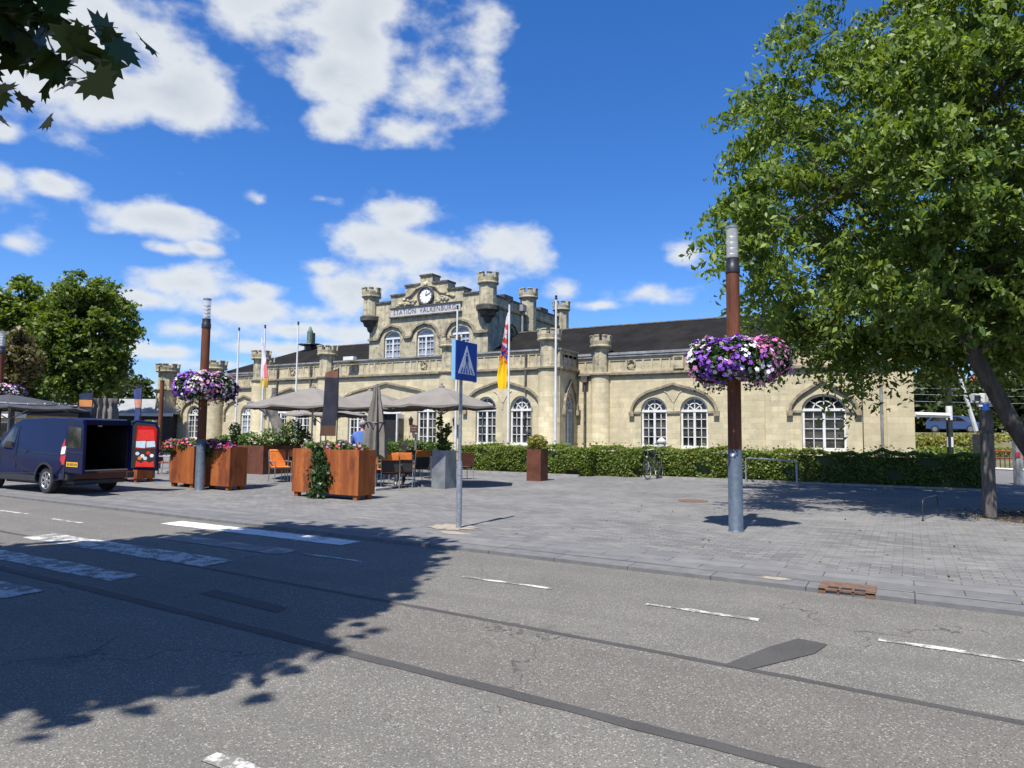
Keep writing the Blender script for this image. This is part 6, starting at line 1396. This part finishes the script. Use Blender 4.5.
# ------------------------------------------------------------------ background trees
def bgtree(name, x, d, top, bot, wpx, label, lm='leaf_bg', n=170, per=55, leaf=.34, seed=1, shell=.4, nl=9, trunk_r=.3, group='trees behind the station square', lump=.25, sprays=0):
    c = at(x, 430, d); zt = at(x, top, d).z; zb = at(x, bot, d).z; r_ = wpx / 2 * d / F_PX; cz_ = (zt + zb) / 2
    pts = crown_pts(n, (c.x, c.y, cz_), (r_, r_, (zt - zb) / 2), shell, lump, seed=seed)
    return tree(name, [(c.x, c.y, 0), (c.x + .1, c.y, zb * .6 + .5), (c.x, c.y + .1, zb + (cz_ - zb) * .6), (c.x - .1, c.y, cz_ + (zt - cz_) * .3)], trunk_r, pts, r_ * .24, per, leaf, lm, label, nlimb=nl, group=group, branch_every=2, sprays=sprays)
bgtree('broadleaf_tree', 80, 44, 277, 400, 92, 'large bushy green tree left of the station, above the closed grey parasol', n=300, per=110, leaf=.27, seed=2, sprays=6)
bgtree('broadleaf_tree', 14, 47, 274, 405, 80, 'green tree against the left picture edge, behind the bronze tinted tree', n=220, per=90, seed=3)
bgtree('bronze_tree', 10, 36, 328, 398, 52, 'smaller tree with brownish bronze leaves above the black parasol', lm='leaf_brown', n=110, per=45, leaf=.26, seed=4, trunk_r=.16)
bgtree('far_tree', 128, 75, 372, 425, 50, 'distant dark green tree behind the low grey roof', lm='leaf_far', n=90, per=40, leaf=.5, seed=5)
bgtree('far_tree', 60, 60, 372, 440, 130, 'dark undergrowth tree behind the black parasol', lm='leaf_far', n=120, per=45, leaf=.45, seed=6)
bgtree('far_tree', 104, 80, 366, 430, 60, 'distant tree between the big bushy tree and the low grey roof', lm='leaf_far', n=90, per=40, leaf=.5, seed=61)
for i, (x, d, tp_, bt, wd, lb) in enumerate(((925, 62, 372, 442, 60, 'dark tree just right of the station corner'), (968, 66, 376, 440, 70, 'dark tree behind the slanting barrier arm'), (1012, 60, 352, 440, 80, 'dark tree behind the blue post and white boxes'), (1060, 56, 330, 445, 90, 'dark tree behind the leaning trunk at the right edge'), (945, 75, 362, 430, 60, 'tall dark tree behind the black signal mast'), (900, 70, 374, 440, 70, 'dark tree half hidden by the station end wall'))):
    bgtree('railway_tree', x, d, tp_, bt, wd, lb, lm='leaf_far', n=90, per=50, leaf=.5, seed=20 + i, group='dark trees beyond the railway')
# embankment, hedge on it, blue car, house
bnk = MB().add([(-2, 44, -.15), (90, 44, -.15), (90, 51, 1.95), (-2, 51, 1.95), (90, 90, 2.2), (-2, 90, 2.2), (-2, 90, -.15), (90, 90, -.15)], [(0, 1, 2, 3), (3, 2, 4, 5), (0, 3, 5, 6), (5, 4, 7, 6), (1, 7, 4, 2)])
M['bank'] = mat('rough_grass', (.075, .085, .03), .95, (.14, .115, .06), 1.2, 6, bump=.6, bscale=12); struct(bnk.build('embankment', 'bank'))
plant('roadside_bushes', 'sunlit yellow green bushes on the railway bank below the blue car', 'bushes', [(at(x, 442, 41), (1.6, 1.0, .55)) for x in (936, 968, 1000, 1030)], leafm='leaf_yel', leafs=.22, per=40)
plant('roadside_bushes', 'low green undergrowth at the foot of the railway bank', 'bushes', [(at(x, 455, 38.5), (1.6, .8, .5)) for x in (925, 955, 985, 1015)], leafm='leaf_hedge', leafs=.2, per=30)
cr = at(957, 431.5, 58); M['car2'] = mat('pale_blue_car_paint', (.05, .085, .19), .3, (.045, .08, .18), 3, coat=.3); zc = 2.06
pc = empty('parked_car', (cr.x, cr.y, zc), 'blue estate car parked on the bank beyond the railway', 'car', rz=-YAW + R(6)); K = dict(local=True)
b = MB(); prof = [(-2.1, .35), (-1.65, .30), (1.65, .30), (2.1, .38), (2.12, .75), (1.2, .95), (.55, 1.40), (-1.5, 1.45), (-2.05, 1.0)]
b.prism([(x, -.85, z) for x, z in prof], (0, 1.7, 0)); b.build('body', 'car2', pc, bevel=.05, **K)
for y in (-.862, .852): MB().prism([(x, y, z) for x, z in ((1.05, .97), (.5, 1.33), (-1.4, 1.38), (-1.8, 1.0))], (0, .01, 0)).build('side_window', 'glass', pc, **K)
for x in (-1.35, 1.35):
    for y in (-.87, .67): q = MB(); q.prism([(x + .32 * math.cos(2 * PI * k / 20), y, .32 + .32 * math.sin(2 * PI * k / 20)) for k in range(20)], (0, .2, 0)); w_ = q.build('wheel', 'tyre', pc, **K); MB().prism([(x + .2 * math.cos(2 * PI * k / 16), y - .01 if y < 0 else y + .2, .32 + .2 * math.sin(2 * PI * k / 16)) for k in range(16)], (0, .01, 0)).build('rim', 'alloy', w_, **K)
def house(name, x, d, zw, zr, wd, dep, label, wallm, roofm, rz, ground=0, wins=3):
    c = at(x, 430, d); o = empty(name, (c.x, c.y, ground), label, 'building', rz=rz); K = dict(local=True); b = MB().box(-wd / 2, wd / 2, -dep / 2, dep / 2, -.2, zw); b.build('wall', wallm, o, **K)
    b = MB(); e = .35; P = [(-wd / 2 - e, -dep / 2 - e, zw + .001), (wd / 2 + e, -dep / 2 - e, zw + .001), (wd / 2 + e, dep / 2 + e, zw + .001), (-wd / 2 - e, dep / 2 + e, zw + .001), (-wd / 2 - e, 0, zr), (wd / 2 + e, 0, zr)]
    b.add(P, [(0, 1, 5, 4), (2, 3, 4, 5), (0, 4, 3), (1, 2, 5), (3, 2, 1, 0)]); b.build('roof', roofm, o, **K); MB().box(-wd / 2 - e - .02, wd / 2 + e + .02, -dep / 2 - e - .06, -dep / 2 - e - .002, zw - .16, zw + .05).build('fascia', 'white', o, **K)
    for i in range(wins):
        xx = -wd / 2 + wd * (i + .5) / wins; f = MB().box(xx - .6, xx + .6, -dep / 2 - .04, -dep / 2 - .001, zw * .3, zw * .85).build('window', 'white', o, **K); MB().box(xx - .5, xx + .5, -dep / 2 - .055, -dep / 2 - .041, zw * .34, zw * .81).build('pane', 'glass', f, **K)
    return o
M['grey_sheet'] = mat('pale_grey_roof_sheet', (.30, .31, .31), .7, (.25, .26, .26), 2); M['cream'] = mat('cream_render', (.55, .45, .27), .9, (.48, .39, .24), 2); M['red_tile'] = mat('red_roof_tile', (.24, .07, .045), .8, (.18, .055, .04), 6); M['dark_wall'] = mat('dark_timber_wall', (.035, .032, .028), .8, (.05, .045, .04), 4)
house('low_building', 143, 52, 2.75, 3.95, 7.5, 6, 'low building with a pale grey roof and white fascia behind the narrow blue banner', 'dark_wall', 'grey_sheet', YAW * .9)
house('cream_house', 2, 40, 2.35, 2.9, 6, 5, 'cream rendered building under the trees at the left edge, beyond the van', 'cream', 'canvas_k', YAW)
house('red_roofed_house', 1016, 80, 4.6, 8.0, 8, 7, 'white house with a red roof glimpsed behind the leaning trunk', 'white', 'red_tile', YAW - 1.2, ground=2.0)
